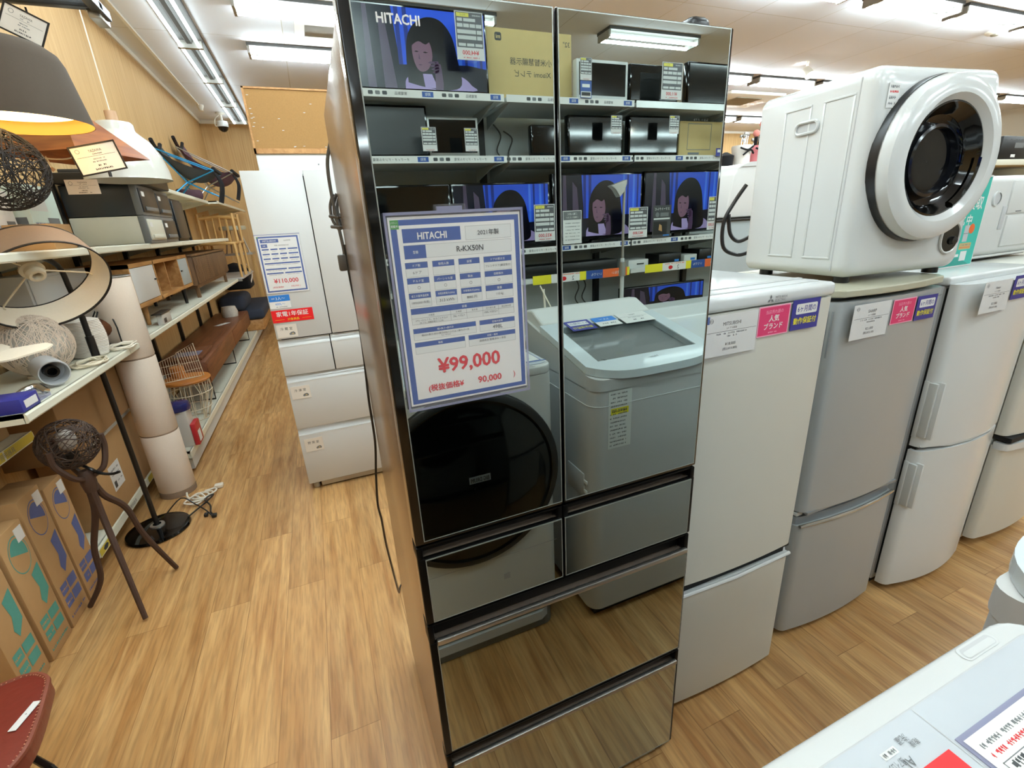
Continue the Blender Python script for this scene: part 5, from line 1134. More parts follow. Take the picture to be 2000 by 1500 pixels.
# camping chairs on the top shelf
def camp_chair(y, z0, cloth, pole, label, s=1.0, xb=-1.47, xf=-1.0):
    t = thing('camping_chair', label, 'chair', (-1.28, y, z0))
    hb, hf, wd = .66 * s, .34 * s, .3 * s
    B = [Vector((xb, y - wd * .8, z0 + hb)), Vector((xb, y + wd * .8, z0 + hb))]; F_ = [Vector((xf, y - wd, z0 + hf)), Vector((xf, y + wd, z0 + hf))]
    hub = [Vector((-1.25, y - .1 * s, z0 + .2 * s)), Vector((-1.25, y + .1 * s, z0 + .2 * s))]
    m = MB()
    for k in (0, 1):
        sg = (-1, 1)[k]
        m.tube([B[k], hub[k], Vector((xf - .06, y + sg * wd * .9, z0 + .008))], .008, pole, 6); m.tube([F_[k], hub[k], Vector((xb + .06, y + sg * wd * .8, z0 + .008))], .008, pole, 6)
        m.tube([B[k], F_[k]], .007, pole, 6)
    m.tube(hub, .012, pole, 8); m.build('frame', t)
    m = MB(); vs = []; N = 14; K = 10
    for i in range(N + 1):
        u = i / N
        for j in range(K + 1):
            v = j / K * 2 - 1; p = B[0].lerp(B[1], (v + 1) / 2).lerp(F_[0].lerp(F_[1], (v + 1) / 2), u)
            p.z -= .27 * s * math.sin(PI * u) ** .8 * (1 - .72 * abs(v) ** 2.2); p.z += .1 * s * max(0, 1 - u * 7) * abs(v) ** 2 + .03 * s * max(0, u * 8 - 7)
            vs.append(p)
    fs = [(i * (K + 1) + j, i * (K + 1) + j + 1, (i + 1) * (K + 1) + j + 1, (i + 1) * (K + 1) + j) for i in range(N) for j in range(K)]
    n = len(vs); m.add(vs + [v + Vector((0, 0, -.008)) for v in vs], fs + [tuple(a + n for a in f[::-1]) for f in fs], cloth, True); m.build('seat', t)
    m = MB(); m.tube([p + Vector((0, 0, .01)) for p in vs[:K + 1]], .02, 'black_cloth', 8); m.build('hem', t); m = MB(); m.tube([vs[N * (K + 1) + j] + Vector((0, 0, -.005)) for j in range(K + 1)], .022, 'black_cloth', 8); m.build('hem', t)
    m = MB()
    for k in range(3): q = F_[0] + Vector((.0, .1 * k, -.02)); m.tube(smooth_path([q, q + Vector((.03, .03, -.12)), q + Vector((-.02, .06, -.3))]), .011, 'black_cloth', 6)
    m.build('strap', t)
camp_chair(5.85, 1.986, 'grey_cloth', 'blue_pole', 'dark grey folding camping chair with blue poles on the top shelf', .72, -1.46, -.95)
camp_chair(7.1, 1.986, 'purple_cloth', 'steel', 'purple patterned folding camping chair at the end of the top shelf', 1.0, -1.47, -.9)
t = thing('camping_chair', 'folded patterned chair bag lying under the purple camping chair', 'chair bag', (-1.3, 6.0, 1.9755))
m = MB(); m.tube([(-1.42, 6.1, 2.036), (-1.25, 6.3, 2.036)], .06, 'purple_cloth', 12); m.build('bag', t)
m = MB(); m.tube([(-1.36, 6.15, 2.09), (-1.34, 6.19, 2.13), (-1.32, 6.23, 2.09)], .006, 'blue_pole', 6); m.build('handle', t)

# pale wooden chairs piled past the end of the shelf
def wood_chair(y, z0, label, dx=0):
    t = thing('dining_chair', label, 'chair', (-1.28 + dx, y, z0), 'pale wooden chairs at the shelf end')
    X0, X1 = -1.48 + dx, -1.06 + dx
    for x, yy, h in ((X0, y - .2, .45), (X1, y - .2, .45), (X0, y + .2, .84), (X1, y + .2, .84)):
        m = MB(); m.tube([(x, yy, z0), (x * .98 - .025 if 0 else x, yy, z0 + h)], [.014, .02], 'chair_wood', 10); m.build('leg', t)
    m = MB(); m.box(X0 - .02, X1 + .02, y - .22, y + .22, z0 + .43, z0 + .465, 'chair_wood', .014, 3); m.build('seat', t)
    m = MB(); m.tube(smooth_path([(X0, y + .2, z0 + .78), ((X0 + X1) / 2, y + .25, z0 + .8), (X1, y + .2, z0 + .78)]), .022, 'chair_wood', 8)
    m.build('backrest', t)
    m = MB()
    for k in range(4): x = X0 + (X1 - X0) * (k + 1) / 5; m.tube([(x, y + .21, z0 + .45), (x, y + .235, z0 + .79)], .009, 'chair_wood', 6)
    m.build('spindle', t)
m = MB(); m.box(XW + .02, -1.04, 6.64, 7.9, .99, 1.01, 'frost'); m.box(XW + .02, XW + .04, 6.64, 7.9, .88, 1.0, 'steel'); m.box(XW + .02, -1.06, 6.64, 6.66, .96, .99, 'steel'); m.box(XW + .02, -1.06, 7.86, 7.88, .96, .99, 'steel'); tag(m.build('wall_bracket_shelf', loc=(-1.3, 7.2, .99)), 'clear shelf board carrying the pale wooden chairs', 'shelf')
wood_chair(6.9, 1.0105, 'pale wooden spindle chair standing at the shelf end, nearer one'); wood_chair(7.42, 1.0105, 'pale wooden spindle chair behind the nearer one at the shelf end')
t = thing('stool', 'small green-topped stool on the wall beyond the wooden chairs', 'stool', (-1.2, 8.3, 1.3))
m = MB(); m.box(XW + .005, -1.02, 8.15, 8.6, 1.25, 1.28, 'steel'); m.build('bracket', t)
m = MB(); m.lathe([(.001, 1.64), (.19, 1.64), (.2, 1.67), (.19, 1.7), (.001, 1.71)], 'print_green' if 0 else 'khaki_lid', (-1.25, 8.38, 0), 24); m.build('seat', t)
for a in (.6, 2.2, 3.8, 5.4):
    m = MB(); m.tube([(-1.25 + .1 * math.cos(a), 8.38 + .1 * math.sin(a), 1.65), (-1.25 + .19 * math.cos(a), 8.38 + .19 * math.sin(a), 1.281)], .012, 'steel' if a < 1 else 'dark_oak', 8); m.build('leg', t)

# ---- middle shelf: cabinets
ZM = 1.0005
t = thing('sideboard', 'oak television board with open shelf and grey-blue door on the middle shelf', 'sideboard', (-1.33, 3.5, ZM))
y0, y1, x0, x1, zb, zt = 2.85, 4.38, -1.492, -1.16, 1.14, 1.41
m = MB()
for a in ((x0, x1, y0, y1, zt - .025, zt), (x0, x1, y0, y1, zb, zb + .025), (x0, x1, y0, y0 + .02, zb, zt), (x0, x1, y1 - .02, y1, zb, zt), (x0, x1, 3.36, 3.38, zb, zt), (x0, x1 - .02, 3.72, 3.735, zb, zt), (x0, x1, 4.02, 4.04, zb, zt), (x0, x0 + .01, y0, y1, zb, zt)): m.box(*a, 'oak')
m.build('body', t)
m = MB(); m.box(x1 - .015, x1 - .002, 4.045, 4.355, zb + .028, zt - .028, 'grey_door', .002); o = m.build('door', t); m = MB(); m.box(x1 - .002, x1 + .008, 4.07, 4.1, 1.28, 1.29, 'black_plastic'); m.build('handle', o)
m = MB(); m.box(x1 - .015, x1 - .002, 2.875, 3.355, zb + .028, zt - .028, 'white_plastic', .002); o = m.build('door', t); m = MB(); m.box(x1 - .002, x1 + .008, 3.31, 3.34, 1.28, 1.29, 'black_plastic'); m.build('handle', o)
for y in (3.1, 4.2):
    for x in (x0 + .05, x1 - .05): m = MB(); m.tube([(x, y, ZM), (x, y, 1.142)], [.012, .02], 'oak' if y < 4 else 'black_plastic', 10); m.build('leg', t)
t = thing('sideboard', 'dark slatted wooden cabinet on splayed frame beyond the oak board', 'sideboard', (-1.32, 5.4, ZM))
y0, y1, x0, x1, zb, zt = 4.5, 6.3, -1.492, -1.15, 1.12, 1.385
m = MB(); m.box(x0, x1, y0, y1, zb, zt, 'dark_oak', .004); m.box(x0, x1 + .01, y0 - .01, y1 + .01, zt, zt + .018, 'dark_oak', .002); m.build('body', t)
m = MB()
for k in range(34): y = y0 + .03 + k * (y1 - y0 - .06) / 33; m.box(x1 + .001, x1 + .014, y - .016, y + .008, zb + .015, zt - .01, 'dark_oak', .002)
m.box(x1 - .002, x1 + .002, y0 + .01, y1 - .01, zb + .01, zt - .005, 'dark_gap'); m.build('slatted_front', t)
m = MB(); m.box(x0 + .03, x1 - .02, y0 + .05, y1 - .05, zb - .03, zb, 'dark_oak')
for y in (y0 + .08, y1 - .1):
    for x in (x0 + .04, x1 - .05): m.box(x, x + .03, y, y + .04, ZM, zb - .02, 'dark_oak', .003)
m.build('base_frame', t)
m = MB(); m.box(-1.5, -1.17, 2.06, 2.84, 1.0 + .0008, 1.42, 'white_plastic', .003); tag(m.build('white_box', loc=(-1.3, 2.5, 1.0005)), 'plain white cabinet board seen through the hanging lamp shade', 'board') if 0 else None
t = thing('white_cabinet', 'plain white cabinet on the middle shelf behind the lamp shade', 'cabinet', (-1.36, 2.4, ZM))
m = MB(); m.box(-1.492, -1.33, 2.1, 2.75, ZM, 1.415, 'white_plastic', .003); m.build('body', t)
m = MB(); m.box(-1.33, -1.325, 2.12, 2.73, ZM + .02, 1.4, 'white_plastic', .002); m.build('door', t)

# ---- middle shelf: lamps
t = thing('ball_lamp', 'large grey yarn ball lamp on the middle shelf', 'lamp', (-1.3, 1.8, ZM))
m = MB(); prof = [(.13 * math.sin(a * PI / 16) * 1.0 + .001, .125 - .122 * math.cos(a * PI / 16)) for a in range(17)]; m.lathe(prof, 'grey_wool', (-1.28, 1.87, ZM + .012), 36); m.build('shade', t)
rr = random.Random(5); m = MB()
for k in range(110):
    ax = Vector((rr.uniform(-1, 1), rr.uniform(-1, 1), rr.uniform(-.5, .5))).normalized(); b1 = ax.orthogonal().normalized(); b2 = ax.cross(b1)
    m.tube([Vector((-1.28, 1.87, ZM + .137)) + (b1 * math.cos(q * PI / 14) + b2 * math.sin(q * PI / 14)) * .1315 for q in range(28)], .0016, 'linen', 4, close=True)
o = m.build('yarn', t)
m = MB(); m.lathe([(.06, 0), (.06, .014)], 'ribbed_white', (-1.28, 1.87, ZM), 20, caps=True); m.build('base', t)
t = thing('vase_lamp', 'ribbed white lamp body right of the grey yarn ball', 'lamp', (-1.3, 2.24, ZM))
m = MB(); prof = [(.001, 0), (.07, .002)]
for k in range(24): zz = .005 + k * .0075; r = .075 + .012 * math.sin(k / 23 * PI); prof += [(r - .003, zz), (r, zz + .003)]
prof += [(.05, .19), (.001, .192)]; m.lathe(prof, 'ribbed_white', (-1.235, 2.22, ZM), 36); m.build('body', t)
t = thing('lantern', 'black metal lantern with wood ball on the middle shelf behind the pole', 'lantern', (-1.22, 2.5, ZM))
m = MB()
for k in range(6):
    a = k * PI / 3; c, s_ = math.cos(a), math.sin(a); m.tube([(-1.21 + .1 * c, 2.5 + .1 * s_, ZM + .005), (-1.21 + .105 * c, 2.5 + .105 * s_, ZM + .1), (-1.21 + .05 * c, 2.5 + .05 * s_, ZM + .19)], .004, 'black_plastic', 6)
m.lathe([(.1, 0), (.1, .012), (.09, .012)], 'black_plastic', (-1.21, 2.5, ZM), 24, caps=True); m.build('frame', t)
m = MB(); m.lathe([(.07 * math.sin(a * PI / 12) + .0005, .1 - .07 * math.cos(a * PI / 12)) for a in range(13)], 'walnut', (-1.21, 2.5, ZM), 24); m.build('ball', t)
t = thing('spot_lamp', 'small grey cylinder spot lamp pointing to the front of the middle shelf', 'lamp', (-1.18, 1.72, ZM))
ax = Vector((.55, -.75, -.1)).normalized(); c = Vector((-1.15, 1.63, ZM + .062))
m = MB(); m.lathe([(.001, -.09), (.045, -.09), (.05, -.08), (.052, .02), (.05, .03), (.046, .03), (.044, -.02), (.02, -.03)], 'washer_grey', c, 28, ax); m.build('housing', t)
m = MB(); m.lathe([(.024, -.03), (.024, .004), (.016, .004), (.016, -.03)], 'black_plastic', c, 20, ax); m.build('socket', t)
m = MB(); m.lathe([(.04, 0), (.04, .012), (.03, .014)], 'washer_grey', (-1.18, 1.66, ZM), 20, caps=True); m.build('base', t)
t = thing('petal_lamp', 'pendant lamp with pale wooden petals at the left edge of the middle shelf', 'lamp', (-1.25, 1.5, ZM))
for k in range(5):
    a = k * 2 * PI / 5 + .35; d = Vector((math.cos(a), math.sin(a), .12)); s_ = Vector((-math.sin(a), math.cos(a), .25)); c = Vector((-1.28, 1.46, ZM + .16))
    m = MB(); top = [c + d * .03 + s_ * .03, c + d * .1 + s_ * .055, c + d * .2 + s_ * .03, c + d * .22, c + d * .2 - s_ * .03, c + d * .1 - s_ * .045, c + d * .03 - s_ * .03]; n = len(top)
    m.add(top + [p - Vector((0, 0, .006)) for p in top], [tuple(range(n)), tuple(range(2 * n - 1, n - 1, -1))] + [(i, n + i, n + (i + 1) % n, (i + 1) % n) for i in range(n)], 'cream_fabric'); m.build('petal', t)
m = MB(); m.tube([(-1.28, 1.46, ZM + .01), (-1.28, 1.46, ZM + .19)], .02, 'ribbed_white', 12); m.lathe([(.05, 0), (.05, .012)], 'ribbed_white', (-1.28, 1.46, ZM), 20, caps=True); m.build('stem', t)
for k, (y, x, c, lb) in enumerate(((2.33, -1.13, 'cable_white', 'tangle of pale cord on the middle shelf beside the lantern'), (1.98, -1.16, 'wire_cream', 'coil of beige cord on the middle shelf beside the spot lamp'))):
    rr = random.Random(k + 4); m = MB(); pts = []
    for q in range(34): a = q * .9; r = .03 + .03 * rr.random(); pts.append((x + r * math.cos(a) * 1.2, y + r * math.sin(a) * 1.6, ZM + .008 + .012 * rr.random()))
    m.tube(smooth_path(pts, 3), .0045, c, 5); m.box(x - .03, x + .02, y + .07, y + .1, ZM, ZM + .02, c, .005); tag(m.build('cord'), lb, 'cord')
m = MB(); m.box(-1.25, -1.11, 1.285, 1.4, ZM, ZM + .05, 'print_navy', .003); m.slab(Fr((-1.11, 1.285, ZM), (0, 1, 0), (0, 0, 1), (1, 0, 0)), .02, .012, .1, .038, .001, 'paper'); tag(m.build('small_box', loc=(-1.2, 1.4, ZM)), 'flat navy box at the near end of the middle shelf', 'box')
m = MB(); m.box(-1.22, -1.12, 1.42, 1.5, ZM, ZM + .012, 'film_rim'); m.tube(smooth_path([(-1.12, 1.48, ZM + .02), (-1.16, 1.5, ZM + .04), (-1.2, 1.46, ZM + .02), (-1.14, 1.42, ZM + .015)]), .012, 'chrome', 8); tag(m.build('chrome_fitting', loc=(-1.2, 1.5, ZM)), 'shiny chrome fitting in clear wrap on the near end of the middle shelf', 'fitting')
m = MB(); m.box(-1.14, -1.105, 3.02, 3.22, ZM, ZM + .07, 'frost', .003); m.quad(Fr((-1.105, 3.02, ZM), (0, 1, 0), (0, 0, 1), (1, 0, 0)), .02, .01, .08, .04, 'print_dark', .001); m.box(-1.16, -1.1, 3.0, 3.24, ZM + .07, ZM + .078, 'black_plastic', .002); tag(m.build('small_box', loc=(-1.12, 3.1, ZM)), 'small pale parcel with black lid at the edge of the middle shelf', 'box')
# ---- bottom shelf
ZB = .1705
t = thing('low_board', 'long walnut low board with black wire legs on the bottom shelf', 'sideboard', (-1.3, 5.2, ZB))
m = MB(); m.box(-1.492, -1.1, 3.75, 6.72, .36, .55, 'walnut', .003); m.build('body', t)
m = MB(); m.box(-1.1, -1.093, 3.76, 5.22, .375, .535, 'walnut', .002); m.build('drawer', t); m = MB(); m.box(-1.1, -1.093, 5.24, 6.71, .375, .535, 'walnut', .002); m.build('drawer', t)
for y in (3.9, 5.2, 6.5):
    m = MB(); m.tube([(-1.46, y, .36), (-1.46, y, ZB + .0075), (-1.13, y, ZB + .0075), (-1.13, y, .36)], .007, 'black_plastic', 6); m.build('leg', t)
m = MB(); m.box(-1.42, -1.14, 3.85, 4.35, .5505, .575, 'walnut', .002); m.slab(Fr((-1.4, 3.95, .5755), (1, 0, 0), (0, 1, 0)), .02, .02, .22, .2, .001, 'film_rim'); tag(m.build('loose_panel', loc=(-1.3, 4.1, .5505)), 'loose walnut panel with wrapped sheet lying on the low board', 'panel')
m = MB(); m.slab(Fr((-1.28, 5.6, .551), (.5, .86, 0), (-.86, .5, 0)), 0, 0, .2, .07, .001, 'paper'); tag(m.build('price_tag', loc=(-1.26, 5.6, .551)), 'white paper tag lying on the walnut low board', 'tag')
m = MB(); m.lathe([(.001, 0), (.09, .0), (.1, .06), (.08, .13), (.001, .14)], 'grey_wool', (-1.25, 6.3, .5505), 18); tag(m.build('basket'), 'small woven basket on the far part of the low board', 'basket')
m = MB(); m.box(-1.49, -1.38, 3.0, 3.7, ZB, .5, 'drawer_grey', .006); tag(m.build('grey_box', loc=(-1.3, 3.3, ZB)), 'grey box behind the wire table on the bottom shelf', 'box')
m = MB(); m.box(-1.5, -.98, 7.2, 8.7, ZB, .34, 'oak', .02, 2); tag(m.build('floor_seat_frame', loc=(-1.3, 8, ZB)), 'low wooden seat frame at the far end of the bottom shelf', 'seat frame')
m = MB(); m.box(-1.5, -.94, 7.15, 8.75, .3405, .5, 'navy_cloth', .06, 4); tag(m.build('cushion', loc=(-1.25, 8, .34)), 'dark navy seat cushion at the far end of the aisle', 'cushion')
m = MB(); m.box(-1.5, -1.15, 7.1, 7.9, .5005, .72, 'navy_cloth', .08, 4); tag(m.build('cushion', loc=(-1.3, 7.5, .5)), 'dark rolled cushion lying on the navy seat cushion', 'cushion')
m = MB(); m.prism([(-1.5, .7205), (-1.12, .7205), (-1.15, 1.0), (-1.25, 1.1), (-1.4, 1.14), (-1.5, 1.0)], 1, 8.0, 8.5, 'black_cloth', .05, 3, True)
m.tube(smooth_path([(-1.14, 8.1, .8), (-1.1, 8.2, .95), (-1.16, 8.3, 1.1)]), .01, 'linen', 6); tag(m.build('backpack', loc=(-1.3, 8.2, .72)), 'black bag heaped at the far end of the bottom shelf', 'bag')
for k, (y, x) in enumerate(((8.95, -1.12), (9.2, -1.05))):
    m = MB(); m.box(x, x + .06, y, y + .02, 0, 1.25 - .15 * k, 'chair_wood' if k == 0 else 'oak', .004, T=Matrix.Translation((x, y, 0)) @ Matrix.Rotation(.14, 4, 'X') @ Matrix.Translation((-x, -y, 0))); tag(m.build('wooden_slat', loc=(x, y, 0)), ['pale wooden slat leaning against the back wall', 'second wooden slat leaning against the back wall, shorter'][k], 'slat')

# ---- tall lamps standing in the aisle
t = thing('floor_lamp', 'tall white fabric column lamp of four stacked sleeves in the aisle', 'lamp', (-1.165, 2.53, 0))
ZS = (.035, .43, .905, 1.365)
for k in range(3):
    m = MB(); m.lathe([(.097, ZS[k] + .004), (.1, ZS[k] + .008), (.1, ZS[k + 1] - .008), (.097, ZS[k + 1] - .004)], 'linen', (-1.165, 2.53, 0), 48); m.build('shade', t)
for z in ZS[1:3]: m = MB(); m.lathe([(.096, z - .006), (.0985, z), (.096, z + .006)], 'taupe_fabric', (-1.165, 2.53, 0), 40); m.build('ring', t)
m = MB(); m.lathe([(.1, ZS[3] - .006), (.101, ZS[3]), (.097, ZS[3] + .003), (.09, ZS[3])], 'steel', (-1.165, 2.53, 0), 40); m.build('ring', t)
m = MB(); m.lathe([(.1, .001), (.1, .036), (.09, .04)], 'taupe_fabric', (-1.165, 2.53, 0), 40, caps=True); m.build('base', t)
m = MB(); rr = random.Random(8); m.tube(smooth_path([(-1.1, 2.44, .02), (-1.08, 2.38, .012)] + [(-1.05 + .05 * math.cos(q * 1.3) + .01 * q * .4, 2.3 + .05 * math.sin(q * 1.3) + .004 * q, .012 + .02 * rr.random()) for q in range(22)] + [(-.98, 2.42, .015), (-.93, 2.46, .012)], 4), .0055, 'cable_white', 5); m.box(-.95, -.9, 2.44, 2.48, .001, .025, 'cable_white', .006); m.build('power_cord', t)

t = thing('arc_floor_lamp', 'black pole lamp with tilted taupe drum shade lined in cream', 'lamp', (-1.16, 2.08, 0))
BC = Vector((-1.165, 2.08, 0))
m = MB(); m.lathe([(.15, .001), (.155, .008), (.15, .02), (.12, .028), (.04, .034), (.001, .034)], 'black_gloss', BC, 48, caps=False); m.lathe([(.036, .032), (.034, .042), (.02, .044)], 'steel', BC, 24); m.build('base', t)
PT = Vector((-1.165, 2.08, 1.22))
m = MB(); m.tube([BC + Vector((0, 0, .03)), PT], .0125, 'black_plastic', 12); m.tube([PT - Vector((0, 0, .22)), PT - Vector((0, 0, .1))], .017, 'black_plastic', 12); m.build('pole', t)
SCn = Vector((-1.115, 1.755, 1.385)); SA = Vector((.516, -.58, -.63)).normalized(); SL_ = .115; SB = SCn - SA * SL_; SR_ = .222
m = MB(); m.tube(smooth_path([PT - Vector((0, 0, .03)), PT + Vector((0, -.02, .13)), PT + Vector((.0, -.06, .24)), SB - SA * .06 + Vector((.01, .02, .02)), SB - SA * .01]), .011, 'black_plastic', 10)
m.lathe([(.02, -.05), (.026, -.02), (.02, .0)], 'black_plastic', SB - SA * .02, 14, SA); m.build('arm', t)
m = MB(); m.lathe([(SR_ - .012, 0), (SR_, SL_)], 'taupe_fabric', SB, 64, SA); o = m.build('shade', t)
m = MB(); m.lathe([(SR_ - .0155, .0), (SR_ - .0035, SL_)], 'cream_fabric', SB, 64, SA); m.build('lining', o)
m = MB(); m.lathe([(SR_ - .004, SL_ - .003), (SR_ + .001, SL_ - .002), (SR_ + .001, SL_ + .005), (SR_ - .004, SL_ + .004), (SR_ - .004, SL_ - .003)], 'black_trim', SB, 64, SA); m.lathe([(SR_ - .016, .003), (SR_ - .011, .003), (SR_ - .011, -.004), (SR_ - .016, -.003), (SR_ - .016, .003)], 'black_trim', SB, 64, SA); m.build('trim', o)
m = MB(); m.lathe([(.001, -.03), (.03, -.03), (.034, .0), (.042, .004), (.042, .012), (.03, .014), (.03, .03), (.034, .034), (.028, .05), (.018, .05), (.016, .02), (.001, .02)], 'wire_cream', SB, 28, SA); m.build('socket', t)
q1 = SA.orthogonal().normalized(); q2 = SA.cross(q1); m = MB()
for a in (1.2, 3.0, 5.75):
    d = q1 * math.cos(a) + q2 * math.sin(a); m.tube([SB + d * .035 + SA * .006, SB + d * (SR_ - .02) + SA * .004, SB + d * (SR_ - .0145) + SA * .02], .0035, 'wire_cream', 6)
m.build('spider', t)
m = MB(); m.tube(smooth_path([(-1.03, 2.12, .02), (-.99, 2.2, .02), (-.95, 2.25, .03), (-.93, 2.32, .03), (-.97, 2.28, .03), (-.93, 2.2, .02), (-.92, 2.14, .008), (-.9, 2.1, .01)], 4), .005, 'black_plastic', 5)
m.tube(smooth_path([(-1.17, 2.2, .01), (-1.1, 2.32, .05), (-1.02, 2.26, .02), (-.95, 2.16, .02), (-.905, 2.09, .01)], 4), .004, 'black_plastic', 5); m.box(-.905, -.88, 2.07, 2.1, .001, .02, 'black_plastic', .005); m.box(-.95, -.93, 2.1, 2.13, .001, .02, 'black_plastic', .005); m.build('power_cord', t)

# tripod twig lamp with rattan ball
t = thing('tripod_lamp', 'brown rattan ball lamp on three curved twig legs', 'lamp', (-1.11, 1.5, 0))
BCn = Vector((-1.13, 1.5, .79)); BR_ = .098
rr = random.Random(11); m = MB()
for k in range(50):
    ax = Vector((rr.gauss(0, 1), rr.gauss(0, 1), rr.gauss(0, 1))).normalized(); b1 = ax.orthogonal().normalized(); b2 = ax.cross(b1); off = ax * rr.uniform(-.3, .3) * BR_; rad = math.sqrt(max(.0008, BR_ ** 2 - off.length ** 2))
    m.tube([BCn + Vector((v.x, v.y, v.z * 1.02)) for v in [off + (b1 * math.cos(q * PI / 15) + b2 * math.sin(q * PI / 15)) * rad * (1 + rr.uniform(-.015, .015)) for q in range(30)]], rr.uniform(.0012, .0022), 'rattan', 5, close=True)
m.build('rattan_ball', t)
m = MB(); m.lathe([(.03 * math.sin(a * PI / 10) + .0005, .04 - .045 * math.cos(a * PI / 10)) for a in range(11)], 'frost', BCn + Vector((0, 0, -.02)), 18); m.build('bulb', t)
m = MB(); m.lathe([(.02, -.03), (.022, .03)], 'black_plastic', BCn + Vector((0, 0, -.07)), 14, caps=True); m.tube(smooth_path([BCn + Vector((.015, 0, -.1)), BCn + Vector((.05, -.02, -.12)), BCn + Vector((.06, .0, -.15)), BCn + Vector((.03, .02, -.13)), BCn + Vector((.07, -.02, -.14)), BCn + Vector((.11, -.03, -.15)), BCn + Vector((.14, -.035, -.145))], 4), .006, 'black_plastic', 6); m.build('power_cord', t)
J = Vector((-1.11, 1.49, .635))
for (fx, fy, kk) in ((-1.288, 1.52, ((.1, -.15), (.42, -.33), (.55, -.49))), (-1.03, 1.325, ((.1, -.17), (.45, -.33), (.74, -.47))), (-.985, 1.645, ((.16, -.1), (.45, -.2), (.6, -.37)))):
    F_ = Vector((fx, fy, .012)); d = Vector((fx - J.x, fy - J.y, 0))
    up = BCn + d.normalized() * -BR_ * .9 + Vector((0, 0, -.02))
    m = MB(); m.tube(smooth_path([J + d * .04] + [J + d * a + Vector((0, 0, b_)) for a, b_ in kk] + [F_]), [.014 - .00015 * q for q in range(25)], 'twig', 8); m.build('leg', t)
m = MB(); m.lathe([(.022, -.06), (.027, -.02), (.026, .02), (.018, .035)], 'twig', J, 12, caps=True)
for a in (.3, 2.4, 4.5):
    d = Vector((math.cos(a), math.sin(a), 0)); m.tube(smooth_path([J + d * .01, J + d * .06 + Vector((0, 0, .03)), BCn + d * .1 + Vector((0, 0, -.05)), BCn + d * .102 + Vector((0, 0, .01))]), .011, 'twig', 7)
m.build('cradle', t)

# ---- cartons on the floor under the shelf
def printed_box(y0, y1, z1, ink, label, x1=-1.31):
    t = thing('carton', label, 'carton', (-1.42, (y0 + y1) / 2, 0), 'printed cartons standing under the shelf')
    m = MB(); m.box(XW + .037, x1, y0, y1, .001, z1, 'cardboard', .004)
    F = Fr((x1, y0, 0), (0, 1, 0), (0, 0, 1), (1, 0, 0)); w_ = y1 - y0
    c = (w_ * .5, z1 - w_ * .72)
    m.poly(F, [(c[0] + w_ * .36 * math.cos(q * PI / 12), c[1] + w_ * .5 * math.sin(q * PI / 12)) for q in range(24)], ink, .0006); m.poly(F, [(c[0] + w_ * .34 * math.cos(q * PI / 12), c[1] + w_ * .47 * math.sin(q * PI / 12)) for q in range(24)], 'cardboard', .0008)
    m.poly(F, [(c[0] + w_ * .3 * math.cos(-.3 + q * PI / 14), c[1] + w_ * .42 * math.sin(-.3 + q * PI / 14)) for q in range(15)], ink, .001)
    m.poly(F, [(w_ * .55, z1 * .62), (w_ * .9, z1 * .66), (w_ * .9, z1 * .44), (w_ * .6, z1 * .36), (w_ * .5, z1 * .42), (w_ * .62, z1 * .5)], ink, .0008)
    for k, v in enumerate((.24, .14)): m.quad(F, w_ * .12, z1 * v, w_ * .45, z1 * (v + .075), ink, .0008); m.quad(F, w_ * .5, z1 * v, w_ * .9, z1 * (v + .075), ink, .0008); m.scribble(F, w_ * .14, w_ * .44, z1 * (v + .035), .01, 'cardboard', .001, k)
    m.scribble(F, w_ * .1, w_ * .9, z1 * .07, .012, ink, .0008, 3); m.build('box', t)
    m = MB(); m.slab(F, w_ * .62, z1 - .075, w_ * .92, z1 - .02, .0018, 'paper'); m.build('label', t)
printed_box(1.06, 1.215, .6, 'print_box_teal', 'teal-printed carton cut by the left picture edge'); printed_box(1.24, 1.398, .565, 'print_box_teal', 'teal-printed carton, nearest one showing its label')
printed_box(1.415, 1.573, .62, 'print_box_blue', 'blue-printed carton next to the teal one'); printed_box(1.59, 1.741, .58, 'print_box_blue', 'blue-printed carton behind the tripod lamp legs')
t = thing('carton', 'large brown carton with white shipping label on the lowest shelf', 'carton', (-1.4, 2.3, .151))
m = MB(); m.box(XW + .037, -1.3, 1.95, 2.62, .151, .57, 'cardboard', .004); m.build('box', t)
F = Fr((-1.3, 1.95, .151), (0, 1, 0), (0, 0, 1), (1, 0, 0)); m = MB(); m.slab(F, .16, .12, .3, .26, .001, 'paper'); m.quad(F, .175, .135, .205, .17, 'print_dark', .0014); m.scribble(F, .18, .28, .23, .012, 'print_mid', .0014, 2); m.scribble(F, .215, .285, .16, .01, 'print_mid', .0014, 3); m.scribble(F, .18, .28, .205, .008, 'print_mid', .0014, 4); m.build('label', t)
t = thing('carton', 'flat grey printed carton lying on the large brown carton', 'carton', (-1.4, 2.3, .5705))
m = MB(); m.box(XW + .037, -1.29, 1.98, 2.65, .5705, .62, 'panel_grey', .003); m.build('box', t)
F = Fr((-1.29, 1.98, .5705), (0, 1, 0), (0, 0, 1), (1, 0, 0)); m = MB(); m.text(F, 'TY0004', .2, .025, .022, 'print_dark', .001); m.build('print', t)
m = MB(); m.box(XW + .037, -1.25, 1.75, 2.72, .6205, .9, 'cardboard_edge', .004); tag(m.build('carton', loc=(-1.4, 2.2, .6205)), 'big shaded brown carton just under the middle shelf', 'carton')
m = MB(); m.box(XW + .037, -1.28, 2.66, 2.735, .151, .6, 'panel_grey', .003); F = Fr((-1.28, 2.66, .151), (0, 1, 0), (0, 0, 1), (1, 0, 0)); m.quad(F, .01, .2, .06, .42, 'print_dark', .001); m.scribble(F, .01, .07, .15, .012, 'print_red', .001, 3); tag(m.build('carton', loc=(-1.4, 2.7, .151)), 'narrow grey picture carton beside the column lamp', 'carton')
